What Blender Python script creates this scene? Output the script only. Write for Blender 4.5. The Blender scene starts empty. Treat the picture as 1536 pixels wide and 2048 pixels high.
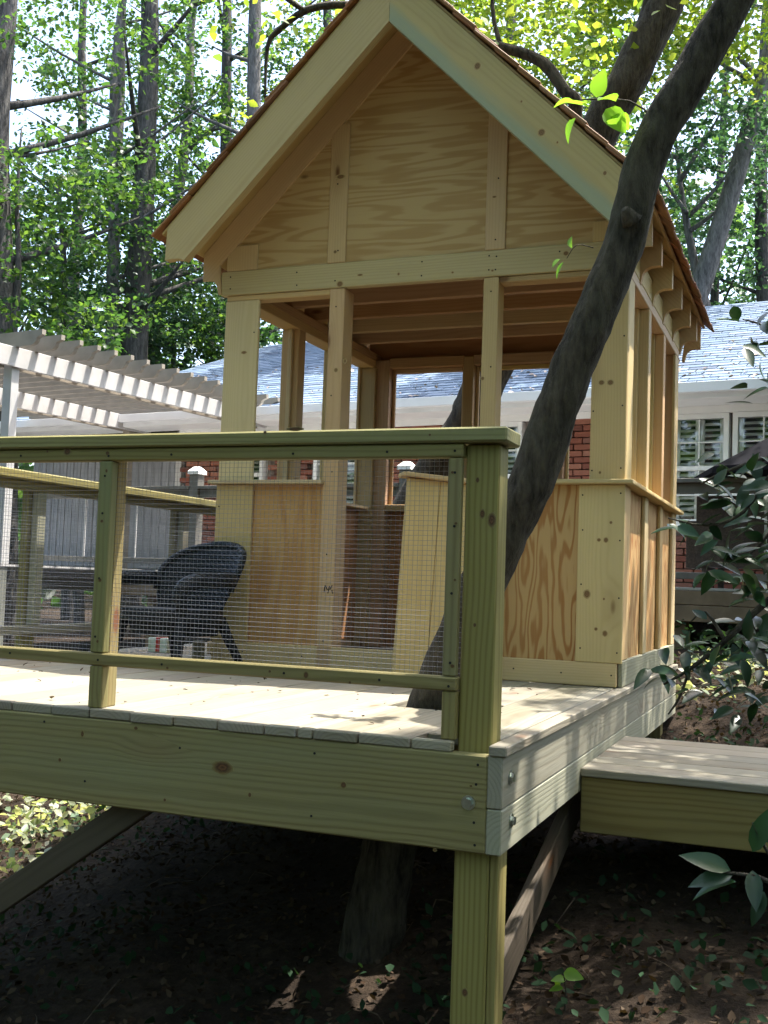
import bpy, bmesh, math, random
import numpy as np
from mathutils import Matrix, Vector, Euler, noise as mnoise
random.seed(7); rng = np.random.default_rng(11)
SC = bpy.context.scene; COL = SC.collection

# ------------------------------------------------------------------ camera
cam_d = bpy.data.cameras.new('camera'); cam = bpy.data.objects.new('camera', cam_d); COL.objects.link(cam)
R_ = Vector((0.92962883, 0.36685429, 0.03475877)); U_ = Vector((-0.008811, -0.07216984, 0.99734344)); F_ = Vector((-0.36839192, 0.92747477, 0.06385881))
cam.matrix_world = Matrix(((R_.x, U_.x, -F_.x, 0.6967), (R_.y, U_.y, -F_.y, -2.5840), (R_.z, U_.z, -F_.z, 0.3837), (0, 0, 0, 1)))
cam_d.sensor_fit = 'VERTICAL'; cam_d.sensor_height = 36.0; cam_d.lens = 2187.5/2048*36; cam_d.clip_start = .02; cam_d.clip_end = 600
SC.camera = cam

# ------------------------------------------------------------------ light
SUN = Vector((.30, .22, 1.0)).normalized()          # towards the sun
w = bpy.data.worlds.new('World'); SC.world = w; w.use_nodes = True
nt = w.node_tree; nt.nodes.clear()
sky = nt.nodes.new('ShaderNodeTexSky'); sky.sky_type = 'NISHITA'; sky.sun_disc = False
sky.sun_elevation = math.asin(SUN.z); sky.sun_rotation = math.atan2(SUN.x, SUN.y)
sky.air_density = 1.0; sky.dust_density = 4.0; sky.ozone_density = 1.0
bg = nt.nodes.new('ShaderNodeBackground'); bg.inputs[1].default_value = .15
out = nt.nodes.new('ShaderNodeOutputWorld'); nt.links.new(sky.outputs[0], bg.inputs[0]); nt.links.new(bg.outputs[0], out.inputs[0])
sl = bpy.data.lights.new('sun', 'SUN'); sl.energy = 3.1; sl.angle = math.radians(.53); sl.color = (1, .95, .86)
so = bpy.data.objects.new('sun', sl); COL.objects.link(so); so.rotation_euler = SUN.to_track_quat('Z', 'Y').to_euler()
SC.view_settings.view_transform = 'Standard'; SC.view_settings.look = 'None'; SC.view_settings.gamma = 1
SC.view_settings.exposure = 2.22; SC.view_settings.use_curve_mapping = False
SC.render.engine = 'CYCLES'
SC.cycles.max_bounces = 8; SC.cycles.diffuse_bounces = 5; SC.cycles.transparent_max_bounces = 12

# ------------------------------------------------------------------ node helper and materials
class NB:
    def __init__(s, name):
        s.m = bpy.data.materials.new(name); s.m.use_nodes = True; s.t = s.m.node_tree; s.t.nodes.clear()
        s.out = s.t.nodes.new('ShaderNodeOutputMaterial')
    def put(s, sock, v):
        if isinstance(v, bpy.types.NodeSocket): s.t.links.new(v, sock)
        elif v is not None:
            if isinstance(v, (tuple, list)) and len(v) == 3 and sock.type == 'RGBA': v = (*v, 1)
            sock.default_value = v
    def n(s, typ, o=0, props=None, **k):
        nd = s.t.nodes.new('ShaderNode'+typ)
        for a, b in (props or {}).items(): setattr(nd, a, b)
        for a, b in k.items():
            s.put(nd.inputs[int(a[1:]) if a[0] == 'i' and a[1:].isdigit() else a], b)
        return nd.outputs[o]
    def math(s, op, a, b=None, c=None):
        nd = s.t.nodes.new('ShaderNodeMath'); nd.operation = op
        for i, v in enumerate((a, b, c)): s.put(nd.inputs[i], v)
        return nd.outputs[0]
    def vm(s, op, a, b=None):
        nd = s.t.nodes.new('ShaderNodeVectorMath'); nd.operation = op
        s.put(nd.inputs[0], a); s.put(nd.inputs[1], b)
        return nd.outputs[0]
    def scale(s, v, f): return s.vm('MULTIPLY', v, tuple(f))
    def mix(s, f, a, b, mode='MIX'):
        nd = s.t.nodes.new('ShaderNodeMix'); nd.data_type = 'RGBA'; nd.blend_type = mode
        s.put(nd.inputs[0], f); s.put(nd.inputs[6], a); s.put(nd.inputs[7], b)
        return nd.outputs[2]
    def ramp(s, f, stops):
        nd = s.t.nodes.new('ShaderNodeValToRGB'); s.put(nd.inputs[0], f); e = nd.color_ramp.elements
        while len(e) < len(stops): e.new(.5)
        for q, (p, c) in zip(e, stops):
            q.position = p; q.color = (*c, 1) if isinstance(c, (tuple, list)) else (c, c, c, 1)
        return nd.outputs[0]
    def noise(s, v, sc, det=3, rough=.55, o=0): return s.n('TexNoise', o, Vector=v, Scale=sc, Detail=det, Roughness=rough)
    def obj(s): return s.n('TexCoord', 3)
    def rnd(s): return s.n('ObjectInfo', 5)
    def bsdf(s, color, rough=.6, bump=None, dist=.002, strength=.5, spec=.35, **k):
        kw = {}
        if bump is not None: kw['Normal'] = s.n('Bump', Height=bump, Distance=dist, Strength=strength)
        kw.update(k)
        b = s.t.nodes.new('ShaderNodeBsdfPrincipled')
        s.put(b.inputs['Base Color'], color); s.put(b.inputs['Roughness'], rough); s.put(b.inputs['Specular IOR Level'], spec)
        for a, v in kw.items(): s.put(b.inputs[a], v)
        return b.outputs[0]
    def done(s, sh): s.t.links.new(sh, s.out.inputs[0]); return s.m

def plain(name, c, rough=.6, var=.12, nsc=9, metal=0, spec=.35, bumpd=.001):
    b = NB(name); v = b.vm('ADD', b.obj(), b.n('CombineXYZ', X=b.math('MULTIPLY', b.rnd(), 31), Y=b.math('MULTIPLY', b.rnd(), 17)))
    f = b.noise(v, nsc, 5)
    d = tuple(x*(1-2*var) for x in c); e = tuple(min(1, x*(1+1.2*var)) for x in c)
    col = b.ramp(f, [(.3, d), (.7, e)])
    return b.done(b.bsdf(col, rough, f, bumpd, .4, spec, Metallic=metal))

def wood(name, light, dark, ring=.009, knots=.5, rough=.62, stain=None, tint=.14, contrast=.75, knotcol=(.16, .075, .03), fade=None, edge=None):
    """solid sawn wood: growth rings round a far pith run along local x, so faces show straight or arched grain and ends show arcs"""
    b = NB(name); P = b.obj(); r = b.rnd(); r2 = b.math('FRACT', b.math('MULTIPLY', r, 37.7)); r3 = b.math('FRACT', b.math('MULTIPLY', r, 91.3))
    off = b.n('CombineXYZ', X=b.math('MULTIPLY', r, 53), Y=b.math('MULTIPLY', r2, 29), Z=b.math('MULTIPLY', r3, 41))
    Q = b.vm('ADD', P, off)
    warp = b.vm('SUBTRACT', b.n('TexNoise', 1, Vector=b.scale(Q, (.9, 4, 4)), Scale=1.0, Detail=3.0, Roughness=.5), (.5, .5, .5))
    ctr = b.n('CombineXYZ', X=0.0, Y=b.math('MULTIPLY_ADD', r2, .16, -.08), Z=b.math('MULTIPLY_ADD', r3, .05, .035))
    V = b.vm('ADD', b.scale(P, (.012, 1, 1)), b.vm('ADD', ctr, b.scale(warp, (.0, .055, .055))))
    kn = b.t.nodes.new('ShaderNodeTexVoronoi'); b.put(kn.inputs['Vector'], b.scale(Q, (2.6, 7, 7))); b.put(kn.inputs['Scale'], 1.0)
    kd = kn.outputs['Distance']
    on = b.math('LESS_THAN', b.n('SeparateColor', 0, Color=kn.outputs['Color']), knots)
    kd2 = b.math('ADD', kd, b.math('MULTIPLY', b.math('SUBTRACT', 1, on), 9))
    kmask = b.math('SUBTRACT', 1, b.n('MapRange', 0, Value=kd2, **{'From Min': .075, 'From Max': .125}))
    khalo = b.math('SUBTRACT', 1, b.n('MapRange', 0, {'interpolation_type': 'SMOOTHSTEP'}, Value=kd2, **{'From Min': .06, 'From Max': .42}))
    R = b.n('VectorMath', 1, {'operation': 'LENGTH'}, i0=V)
    R = b.math('ADD', R, b.math('MULTIPLY', khalo, .02))
    ph = b.math('MULTIPLY', R, 6.283/ring)
    s1 = b.math('MULTIPLY_ADD', b.math('SINE', ph), .5, .5)
    s1 = b.math('POWER', s1, 2.2)
    fine = b.noise(b.scale(Q, (7, 260, 260)), 1.0, 2)
    blot = b.noise(b.scale(Q, (1.1, 5, 5)), 1.0, 4)
    g = b.math('MULTIPLY', s1, b.math('MULTIPLY_ADD', blot, .9, .25)); g = b.math('MULTIPLY', g, contrast)
    g = b.math('ADD', g, b.math('MULTIPLY', b.math('SUBTRACT', fine, .5), .35))
    col = b.mix(g, light, dark)
    col = b.mix(b.n('MapRange', 0, Value=blot, **{'From Min': .35, 'From Max': .72}), col, b.mix(.5, col, tuple(x*.8 for x in light)))
    if stain: col = b.mix(b.n('MapRange', 0, Value=b.noise(b.scale(b.vm('ADD', Q, (3, 7, 1)), (.6, 6, 6)), 1.0, 3), **{'From Min': .5, 'From Max': .75, 'To Max': .75}), col, stain)
    col = b.mix(b.math('MULTIPLY', khalo, .35), col, b.mix(.6, col, knotcol))
    col = b.mix(kmask, col, knotcol)
    if fade:   # weathered, sun-bleached and dirty film in patches
        col = b.mix(b.n('MapRange', 0, Value=b.noise(b.scale(Q, (2.2, 9, 9)), 1.0, 6, .65), **{'From Min': .38, 'From Max': .66, 'To Max': .6}), col, fade)
    if edge:   # blue sap stain along the lower edge of the board
        yy = b.n('SeparateXYZ', 1, Vector=P); em = b.math('ADD', yy, b.math('MULTIPLY', b.math('SUBTRACT', b.noise(b.scale(Q, (3, 14, 14)), 1.0, 5, .6), .5), .09))
        col = b.mix(b.n('MapRange', 0, Value=em, **{'From Min': .075, 'From Max': .03, 'To Max': .85}), col, edge)
    hs = b.t.nodes.new('ShaderNodeHueSaturation'); b.put(hs.inputs['Color'], col)
    b.put(hs.inputs['Value'], b.math('MULTIPLY_ADD', r, tint*2, 1-tint)); b.put(hs.inputs['Hue'], b.math('MULTIPLY_ADD', r2, .03, .485)); b.put(hs.inputs['Saturation'], b.math('MULTIPLY_ADD', r3, .25, .85))
    return b.done(b.bsdf(hs.outputs[0], rough, b.math('ADD', b.math('MULTIPLY', s1, -.6), fine), .0009, .5, .3))

def plywood(name, light, dark, sc=(1.1, 5.5, 5.5), k=34, contrast=1.0):
    """rotary-cut veneer: contour bands of a stretched noise give the wild cathedral figure"""
    b = NB(name); P = b.obj(); r = b.rnd()
    Q = b.vm('ADD', P, b.n('CombineXYZ', X=b.math('MULTIPLY', r, 13), Y=b.math('MULTIPLY', r, 47), Z=b.math('MULTIPLY', r, 3)))
    h = b.noise(b.scale(Q, sc), 1.0, 2.5, .42)
    h = b.math('ADD', h, b.math('MULTIPLY', b.noise(b.scale(Q, (6, 40, 40)), 1.0, 2), .022))
    s = b.math('MULTIPLY_ADD', b.math('SINE', b.math('MULTIPLY', h, k*2)), .5, .5)
    s = b.n('MapRange', 0, {'interpolation_type': 'SMOOTHSTEP'}, Value=s, **{'From Min': .25, 'From Max': .95})
    fine = b.noise(b.scale(Q, (5, 320, 320)), 1.0, 2)
    blot = b.noise(b.scale(Q, (1.5, 3, 3)), 1.0, 4)
    g = b.math('MULTIPLY', s, b.math('MULTIPLY_ADD', blot, .8*contrast, .42*contrast))
    g = b.math('ADD', g, b.math('MULTIPLY', b.math('SUBTRACT', fine, .5), .4))
    col = b.mix(g, light, dark)
    kn = b.t.nodes.new('ShaderNodeTexVoronoi'); b.put(kn.inputs['Vector'], b.scale(Q, (3, 6, 6))); b.put(kn.inputs['Scale'], .8)
    km = b.math('SUBTRACT', 1, b.n('MapRange', 0, Value=kn.outputs['Distance'], **{'From Min': .03, 'From Max': .07}))
    col = b.mix(km, col, tuple(x*.45 for x in dark))
    return b.done(b.bsdf(col, .66, b.math('ADD', fine, s), .0006, .4, .25))

def leafmat(name, cols, trans=.5, rough=.45, spec=.4, tcol=None, islands=True):
    b = NB(name); r = b.n('NewGeometry', 8) if islands else b.rnd()
    n = len(cols); col = b.ramp(r, [(i/max(1, n-1), c) for i, c in enumerate(cols)])
    d = b.bsdf(col, rough, None, spec=spec)
    if trans <= 0: return b.done(d)
    tc = b.mix(1.0, col, (2.3, 2.2, .9), 'MULTIPLY')
    tr = b.t.nodes.new('ShaderNodeBsdfTranslucent'); b.put(tr.inputs[0], tc)
    mx = b.t.nodes.new('ShaderNodeMixShader'); b.put(mx.inputs[0], trans); b.put(mx.inputs[1], d); b.put(mx.inputs[2], tr.outputs[0])
    return b.done(mx.outputs[0])

def barkmat(name, c1, c2, sc=1.0, lichen=None):
    b = NB(name); P = b.vm('ADD', b.obj(), b.n('CombineXYZ', X=b.math('MULTIPLY', b.rnd(), 19), Z=b.math('MULTIPLY', b.rnd(), 7)))
    v = b.scale(P, (22*sc, 22*sc, 5*sc)); f = b.noise(v, 1.0, 6, .65); g = b.noise(b.scale(P, (60*sc, 60*sc, 16*sc)), 1.0, 4, .6)
    h = b.math('ADD', b.math('MULTIPLY', f, .7), b.math('MULTIPLY', g, .45))
    col = b.ramp(h, [(.42, c1), (.70, c2)])
    if lichen: col = b.mix(b.n('MapRange', 0, Value=b.noise(P, 5*sc, 5, .65), **{'From Min': .5, 'From Max': .68, 'To Max': .6}), col, lichen)
    return b.done(b.bsdf(col, .88, h, .03/sc, 1.0, .2))

M = {}
M['pine'] = wood('pine_board', (.58, .415, .22), (.46, .305, .14), .011, .30, contrast=.5, tint=.10)
M['pinedark'] = wood('framing_lumber_shaded', (.47, .31, .155), (.34, .19, .08), .009, .5, contrast=.6, tint=.12)  # same pine; dim bounce light inside put into a darker, more orange colour
M['treated'] = wood('treated_board', (.25, .215, .082), (.14, .108, .034), .014, .25, stain=(.215, .215, .105), contrast=.95, tint=.10)
M['treatedpale'] = wood('treated_pale', (.33, .315, .235), (.23, .205, .135), .010, .42, contrast=.7, tint=.09)
M['braceshade'] = wood('shade_dark_brace', (.085, .07, .05), (.05, .04, .028), .010, .4, contrast=.6, tint=.1)  # treated wood darkened: the shade under the deck put into the brace colour
M['deck'] = wood('deck_board_wood', (.275, .245, .185), (.15, .12, .078), .010, .36, contrast=.75, fade=(.25, .235, .195), tint=.2)
M['cedar'] = wood('cedar_shake', (.28, .13, .06), (.15, .065, .03), .006, .1, contrast=.7, tint=.25)
M['rake'] = wood('rake_wood', (.54, .415, .19), (.41, .285, .105), .012, .3, contrast=.55, tint=.05)
M['rakeblue'] = wood('rake_blue_stained', (.50, .405, .165), (.39, .295, .10), .012, .8, contrast=.45, tint=.05, edge=(.30, .345, .24))
M['plyh'] = plywood('plywood_gable', (.51, .355, .17), (.38, .225, .085), (.8, 8.5, 8.5), 38, .9)
M['plyv'] = plywood('plywood_low', (.50, .29, .115), (.37, .165, .05), (1.0, 5.5, 5.5), 22, .6)
M['plyw'] = plywood('plywood_wild', (.50, .32, .14), (.33, .145, .045), (1.8, 10, 10), 36, 1.05)
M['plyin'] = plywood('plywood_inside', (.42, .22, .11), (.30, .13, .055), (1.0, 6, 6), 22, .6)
M['steel'] = plain('galvanised_wire', (.20, .21, .24), .45, .1, 60, .7)
M['bolt'] = plain('zinc_bolt', (.55, .6, .58), .3, .1, 60, 1.0)
M['white'] = plain('white_paint', (.80, .80, .78), .45, .03, 3)
M['gutter'] = plain('white_gutter', (.74, .75, .76), .35, .05, 2)
M['tan'] = plain('pergola_shade_tone', (.27, .24, .195), .5, .08, 6)  # pergola's pale grey paint darkened: shade put into rafters and inner members
M['pale'] = plain('pale_grey_paint', (.47, .46, .45), .5, .05, 6)
M['siding'] = plain('grey_siding', (.27, .28, .30), .6, .08, 5)
M['skirt'] = plain('grey_green_skirt', (.17, .175, .15), .7, .15, 5)
M['railp'] = plain('dark_rail_paint', (.14, .135, .12), .55, .12, 7)
M['brown'] = plain('brown_fascia', (.19, .14, .09), .65, .15, 6)
M['mortar'] = plain('mortar', (.34, .29, .26), .9, .15, 30)
M['black'] = plain('black_canvas', (.009, .009, .011), .95, .2, 8, spec=.05)
M['wicker'] = plain('brown_wicker', (.07, .05, .04), .6, .3, 60, bumpd=.004)
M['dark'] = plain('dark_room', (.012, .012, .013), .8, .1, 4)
M['toyred'] = plain('red_plastic', (.45, .03, .02), .35, .05, 8)
M['toyyel'] = plain('yellow_plastic', (.75, .50, .02), .35, .05, 8)
M['toywhite'] = plain('pale_plastic', (.6, .68, .6), .4, .05, 8)
M['box'] = plain('cardboard', (.42, .30, .16), .75, .1, 8)
M['pink'] = plain('pink_petals', (.75, .25, .32), .6, .3, 60)

def brickmat():
    b = NB('red_brick'); r = b.rnd(); ri = b.n('NewGeometry', 8); q = b.math('FRACT', b.math('ADD', r, ri))
    c = b.ramp(q, [(0, (.11, .045, .035)), (.25, (.22, .075, .05)), (.6, (.28, .10, .065)), (.85, (.34, .15, .10)), (1, (.15, .07, .06))])
    f = b.noise(b.obj(), 45, 4); c = b.mix(b.math('MULTIPLY', f, .4), c, (.12, .05, .035))
    return b.done(b.bsdf(c, .85, f, .003, .5, .2))
M['brick'] = brickmat()
def shinglemat():
    b = NB('blue_grey_shingle'); r = b.rnd(); ri = b.n('NewGeometry', 8); q = b.math('FRACT', b.math('ADD', r, ri))
    c = b.ramp(q, [(0, (.095, .145, .22)), (.4, (.13, .195, .295)), (.75, (.19, .255, .36)), (1, (.06, .09, .15))])
    f = b.noise(b.obj(), 160, 3); c = b.mix(b.math('MULTIPLY', f, .5), c, (.05, .06, .07))
    return b.done(b.bsdf(c, .8, f, .003, .5, .3))
M['shingle'] = shinglemat()
def chairmat():
    b = NB('dark_wicker'); P = b.obj()
    wv = b.math('MULTIPLY', b.n('TexWave', 1, {'wave_type': 'BANDS', 'bands_direction': 'Z'}, Vector=P, Scale=26.0), b.n('TexWave', 1, {'wave_type': 'BANDS', 'bands_direction': 'DIAGONAL'}, Vector=P, Scale=20.0))
    c = b.mix(wv, (.003, .005, .008), (.007, .016, .027))
    return b.done(b.bsdf(c, .5, wv, .006, .9, .3))
M['chair'] = chairmat()
def glassmat():
    b = NB('window_glass'); t = b.n('BsdfTransparent', 0); g = b.n('BsdfGlossy', 0, Roughness=.02)
    mx = b.t.nodes.new('ShaderNodeMixShader'); b.put(mx.inputs[0], b.math('MULTIPLY_ADD', b.n('Fresnel', 0, IOR=1.5), .9, .03)); b.put(mx.inputs[1], t); b.put(mx.inputs[2], g)
    return b.done(mx.outputs[0])
M['glass'] = glassmat()
def soilmat():
    b = NB('soil'); P = b.obj(); f = b.noise(P, 3, 8, .65); g = b.noise(P, 26, 8, .7)
    c = b.ramp(b.math('ADD', b.math('MULTIPLY', f, .5), b.math('MULTIPLY', g, .5)), [(.33, (.014, .010, .008)), (.5, (.034, .024, .017)), (.62, (.065, .046, .032)), (.75, (.12, .085, .06))])
    return b.done(b.bsdf(c, .95, b.math('ADD', f, g), .05, .9, .15))
M['soil'] = soilmat()
M['bark'] = barkmat('dark_bark', (.014, .012, .0095), (.088, .075, .058), 1.0, (.085, .078, .06))
M['barkfar'] = barkmat('forest_bark', (.03, .028, .027), (.11, .105, .10), .55)
M['barkpale'] = barkmat('pale_bark', (.06, .057, .055), (.20, .19, .185), .55)
M['barkwarm'] = barkmat('warm_bark', (.045, .033, .025), (.16, .12, .09), .7)
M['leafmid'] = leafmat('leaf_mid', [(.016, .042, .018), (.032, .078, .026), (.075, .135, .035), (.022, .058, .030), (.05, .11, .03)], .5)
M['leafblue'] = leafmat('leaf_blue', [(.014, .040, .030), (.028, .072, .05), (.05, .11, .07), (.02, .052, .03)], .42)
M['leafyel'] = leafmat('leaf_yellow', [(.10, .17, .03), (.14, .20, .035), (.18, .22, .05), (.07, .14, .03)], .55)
M['leafcam'] = leafmat('leaf_glossy', [(.007, .024, .011), (.012, .038, .016), (.02, .06, .02)], .12, .33, .45, islands=False)
M['leafbright'] = leafmat('leaf_bright', [(.10, .22, .03), (.14, .27, .04)], .55, islands=False)
M['ivy'] = leafmat('ivy_leaf', [(.010, .024, .012), (.015, .036, .017), (.022, .05, .024)], .2, .7, .12)
M['weed'] = leafmat('weed_leaf_sunlit', [(.14, .20, .11), (.30, .32, .22), (.42, .42, .32), (.12, .19, .11)], .4)  # whitish greens: the sunlit look is put into the leaf colour
M['litter'] = leafmat('dry_leaf', [(.02, .013, .009), (.036, .023, .015), (.06, .04, .028), (.085, .064, .046), (.028, .019, .013)], .1, .9, .05)
M['paleleaf'] = leafmat('pale_dry_leaf', [(.26, .20, .16), (.36, .30, .26), (.18, .11, .08)], .05)
def knotmat(nm, s0, s1, s2, s3):
    b = NB(nm); P = b.obj(); r = b.n('VectorMath', 1, {'operation': 'LENGTH'}, i0=b.scale(P, (1, 1, 0)))
    r = b.math('ADD', r, b.math('MULTIPLY', b.math('SUBTRACT', b.noise(P, 3.0, 4), .5), .5))
    c = b.ramp(r, [(0, s0), (.3, s1), (.45, s0), (.75, s2), (1, s3)])
    return b.done(b.bsdf(c, .6, None, spec=.3))
M['knot'] = knotmat('wood_knot', (.06, .028, .013), (.15, .07, .03), (.15, .10, .04), (.20, .17, .07))
M['knotpale'] = knotmat('pale_wood_knot', (.13, .07, .03), (.26, .14, .06), (.36, .24, .10), (.50, .37, .19))
M['yelleaf'] = leafmat('yellow_leaf', [(.30, .28, .06), (.36, .33, .08)], .3, islands=False)

# ------------------------------------------------------------------ mesh builders
def mesh(name, verts, faces, mat, smooth=False):
    me = bpy.data.meshes.new(name); me.from_pydata([tuple(v) for v in verts], [], [tuple(f) for f in faces])
    if mat: me.materials.append(mat)
    if smooth:
        for p in me.polygons: p.use_smooth = True
    return me
def fixn(me):
    bm = bmesh.new(); bm.from_mesh(me); bmesh.ops.recalc_face_normals(bm, faces=bm.faces); bm.to_mesh(me); bm.free(); return me
_cb = {}
def cboxdata(lx, ly, lz, ch):
    h = (lx/2, ly/2, lz/2); c = min(ch, .3*min(lx, ly, lz)); V = []; idx = {}
    for sx in (-1, 1):
        for sy in (-1, 1):
            for sz in (-1, 1):
                s = (sx, sy, sz)
                for k in range(3):
                    idx[s, k] = len(V); V.append([s[a]*(h[a] if a == k else h[a]-c) for a in range(3)])
    Fc = []
    for k in range(3):
        a, b = [q for q in range(3) if q != k]
        for sg in (-1, 1):
            def S(x, y):
                t = [0, 0, 0]; t[k] = sg; t[a] = x; t[b] = y; return tuple(t)
            Fc.append([idx[S(-1, -1), k], idx[S(1, -1), k], idx[S(1, 1), k], idx[S(-1, 1), k]])
        for x in (-1, 1):
            for y in (-1, 1):
                def E(z):
                    t = [0, 0, 0]; t[k] = z; t[a] = x; t[b] = y; return tuple(t)
                Fc.append([idx[E(-1), a], idx[E(1), a], idx[E(1), b], idx[E(-1), b]])
    for s in [(x, y, z) for x in (-1, 1) for y in (-1, 1) for z in (-1, 1)]: Fc.append([idx[s, 0], idx[s, 1], idx[s, 2]])
    return V, Fc
def cbox(lx, ly, lz, mat, ch=.003):
    key = (round(lx, 4), round(ly, 4), round(lz, 4), mat.name, ch)
    if key not in _cb:
        V, Fc = cboxdata(lx, ly, lz, ch); _cb[key] = fixn(mesh('board_mesh', V, Fc, mat))
    return _cb[key]
def joined(boxes, mat, ch=.002, name='joined_mesh'):
    """boxes: list of (Matrix, (lx,ly,lz)) -> one mesh"""
    V = []; Fc = []
    for Mx, d in boxes:
        v, f = cboxdata(*d, ch); o = len(V); V += [Mx @ Vector(q) for q in v]; Fc += [[i+o for i in g] for g in f]
    return fixn(mesh(name, V, Fc, mat))
def prism(pts, t, mat):
    n = len(pts); V = [(x, y, -t/2) for x, y in pts]+[(x, y, t/2) for x, y in pts]
    Fc = [list(range(n))[::-1], list(range(n, 2*n))]+[[i, (i+1) % n, (i+1) % n+n, i+n] for i in range(n)]
    return fixn(mesh('profile_mesh', V, Fc, mat))
def tubedata(pts, rad, n=10, cap=True, wob=0, seed=0):
    pts = [Vector(p) for p in pts]; V = []; Fc = []; rr = random.Random(seed)
    up = Vector((0.3, 1, .1)).normalized()
    for i, p in enumerate(pts):
        d = (pts[min(i+1, len(pts)-1)]-pts[max(i-1, 0)]).normalized()
        a = (up-d*up.dot(d)).normalized(); b = d.cross(a); up = a
        for k in range(n):
            an = 2*math.pi*k/n; q = p*9+Vector((math.cos(an), math.sin(an), seed))*1.1
            r = rad[i]*(1+wob*(mnoise.noise(q)*1.5+mnoise.noise(q*2.7)*.8+mnoise.noise(Vector((q.x*3.1, q.y*3.1, q.z*1.2)))*.5))
            V.append(p+a*math.cos(an)*r+b*math.sin(an)*r)
    for i in range(len(pts)-1):
        for k in range(n): Fc.append([i*n+k, i*n+(k+1) % n, (i+1)*n+(k+1) % n, (i+1)*n+k])
    if cap: Fc.append(list(range(n))[::-1]); Fc.append([len(pts)*n-n+k for k in range(n)])
    return V, Fc
def smoothpath(pts, rad, k=4):
    P = [Vector(p) for p in pts]; O = []; Rr = []
    for i in range(len(P)-1):
        p0, p1, p2, p3 = P[max(i-1, 0)], P[i], P[i+1], P[min(i+2, len(P)-1)]
        for j in range(k):
            t = j/k; O.append(.5*((2*p1)+(p2-p0)*t+(2*p0-5*p1+4*p2-p3)*t*t+(3*p1-p0-3*p2+p3)*t**3)); Rr.append(rad[i]*(1-t)+rad[i+1]*t)
    O.append(P[-1]); Rr.append(rad[-1]); return O, Rr
def tube(pts, rad, mat, n=10, k=4, wob=0, seed=0):
    p, r = smoothpath(pts, rad, k); V, Fc = tubedata(p, r, n, True, wob, seed); return fixn(mesh('tube_mesh', V, Fc, mat, True))
def multitube(list_, mat, n=7, k=3, wob=.04):
    V = []; Fc = []
    for j, (pts, rad) in enumerate(list_):
        p, r = smoothpath(pts, rad, k); v, f = tubedata(p, r, n, True, wob, j); o = len(V); V += v; Fc += [[i+o for i in g] for g in f]
    return fixn(mesh('branch_mesh', V, Fc, mat, True))
def leafmass(ctr, size, mat, flat=.35, aspect=.62, name='leaf_mesh'):
    """many small folded leaves; ctr Nx3, size N"""
    N = len(ctr); ctr = np.asarray(ctr, float); size = np.asarray(size, float).reshape(-1, 1)
    d = rng.normal(size=(N, 3)); d[:, 2] *= .6; d[:, 2] -= .25; d /= np.linalg.norm(d, axis=1, keepdims=True)
    up = rng.normal(size=(N, 3)); up[:, 2] += 1/max(flat, .05)*.5; s = np.cross(d, up); s /= np.linalg.norm(s, axis=1, keepdims=True)+1e-9
    nn = np.cross(s, d); wd = size*aspect*.5
    V = np.empty((N, 6, 3))
    V[:, 0] = ctr; V[:, 1] = ctr+d*size*.38+s*wd+nn*wd*.3; V[:, 2] = ctr+d*size; V[:, 3] = ctr+d*size*.38-s*wd+nn*wd*.3
    V[:, 4] = ctr+d*size*.75+s*wd*.62+nn*wd*.15; V[:, 5] = ctr+d*size*.75-s*wd*.62+nn*wd*.15
    tri = np.array([[0, 2, 1], [1, 2, 4], [0, 3, 2], [3, 5, 2]]); Fc = (np.arange(N)[:, None, None]*6+tri[None]).reshape(-1, 3)
    me = bpy.data.meshes.new(name); me.vertices.add(N*6); me.vertices.foreach_set('co', V.reshape(-1)); nl = len(Fc)*3
    me.loops.add(nl); me.loops.foreach_set('vertex_index', Fc.reshape(-1).astype(np.int32))
    me.polygons.add(len(Fc)); me.polygons.foreach_set('loop_start', np.arange(0, nl, 3, dtype=np.int32))
    me.update(calc_edges=True); me.validate(); me.materials.append(mat); return me
def sprays(cs, rad, n, squash=.75, k=13):
    """leaves in flat little sprays inside larger clumps, so that gaps and masses alternate"""
    out_ = []
    for c, r in zip(cs, rad):
        m = max(3, int(n*r*r/k)); q = rng.normal(size=(m, 3)); q /= np.linalg.norm(q, axis=1, keepdims=True); q *= rng.random((m, 1))**.45*r; q[:, 2] *= squash
        s = rng.normal(size=(m, k, 3))*np.array([.13, .13, .055])*(.7+.7*rng.random((m, 1, 1))); out_.append((np.asarray(c)+q[:, None, :]+s).reshape(-1, 3))
    return np.concatenate(out_)
def clumps(cs, rad, n, squash=.7, shell=.55):
    """leaf positions in clumps: cs Kx3 centres, rad K"""
    out_ = []
    for c, r in zip(cs, rad):
        m = max(4, int(n*r*r)); q = rng.normal(size=(m, 3)); q /= np.linalg.norm(q, axis=1, keepdims=True)
        q *= (shell+(1-shell)*rng.random((m, 1))**.7)*r; q[:, 2] *= squash; out_.append(q+np.asarray(c))
    return np.concatenate(out_)

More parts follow.
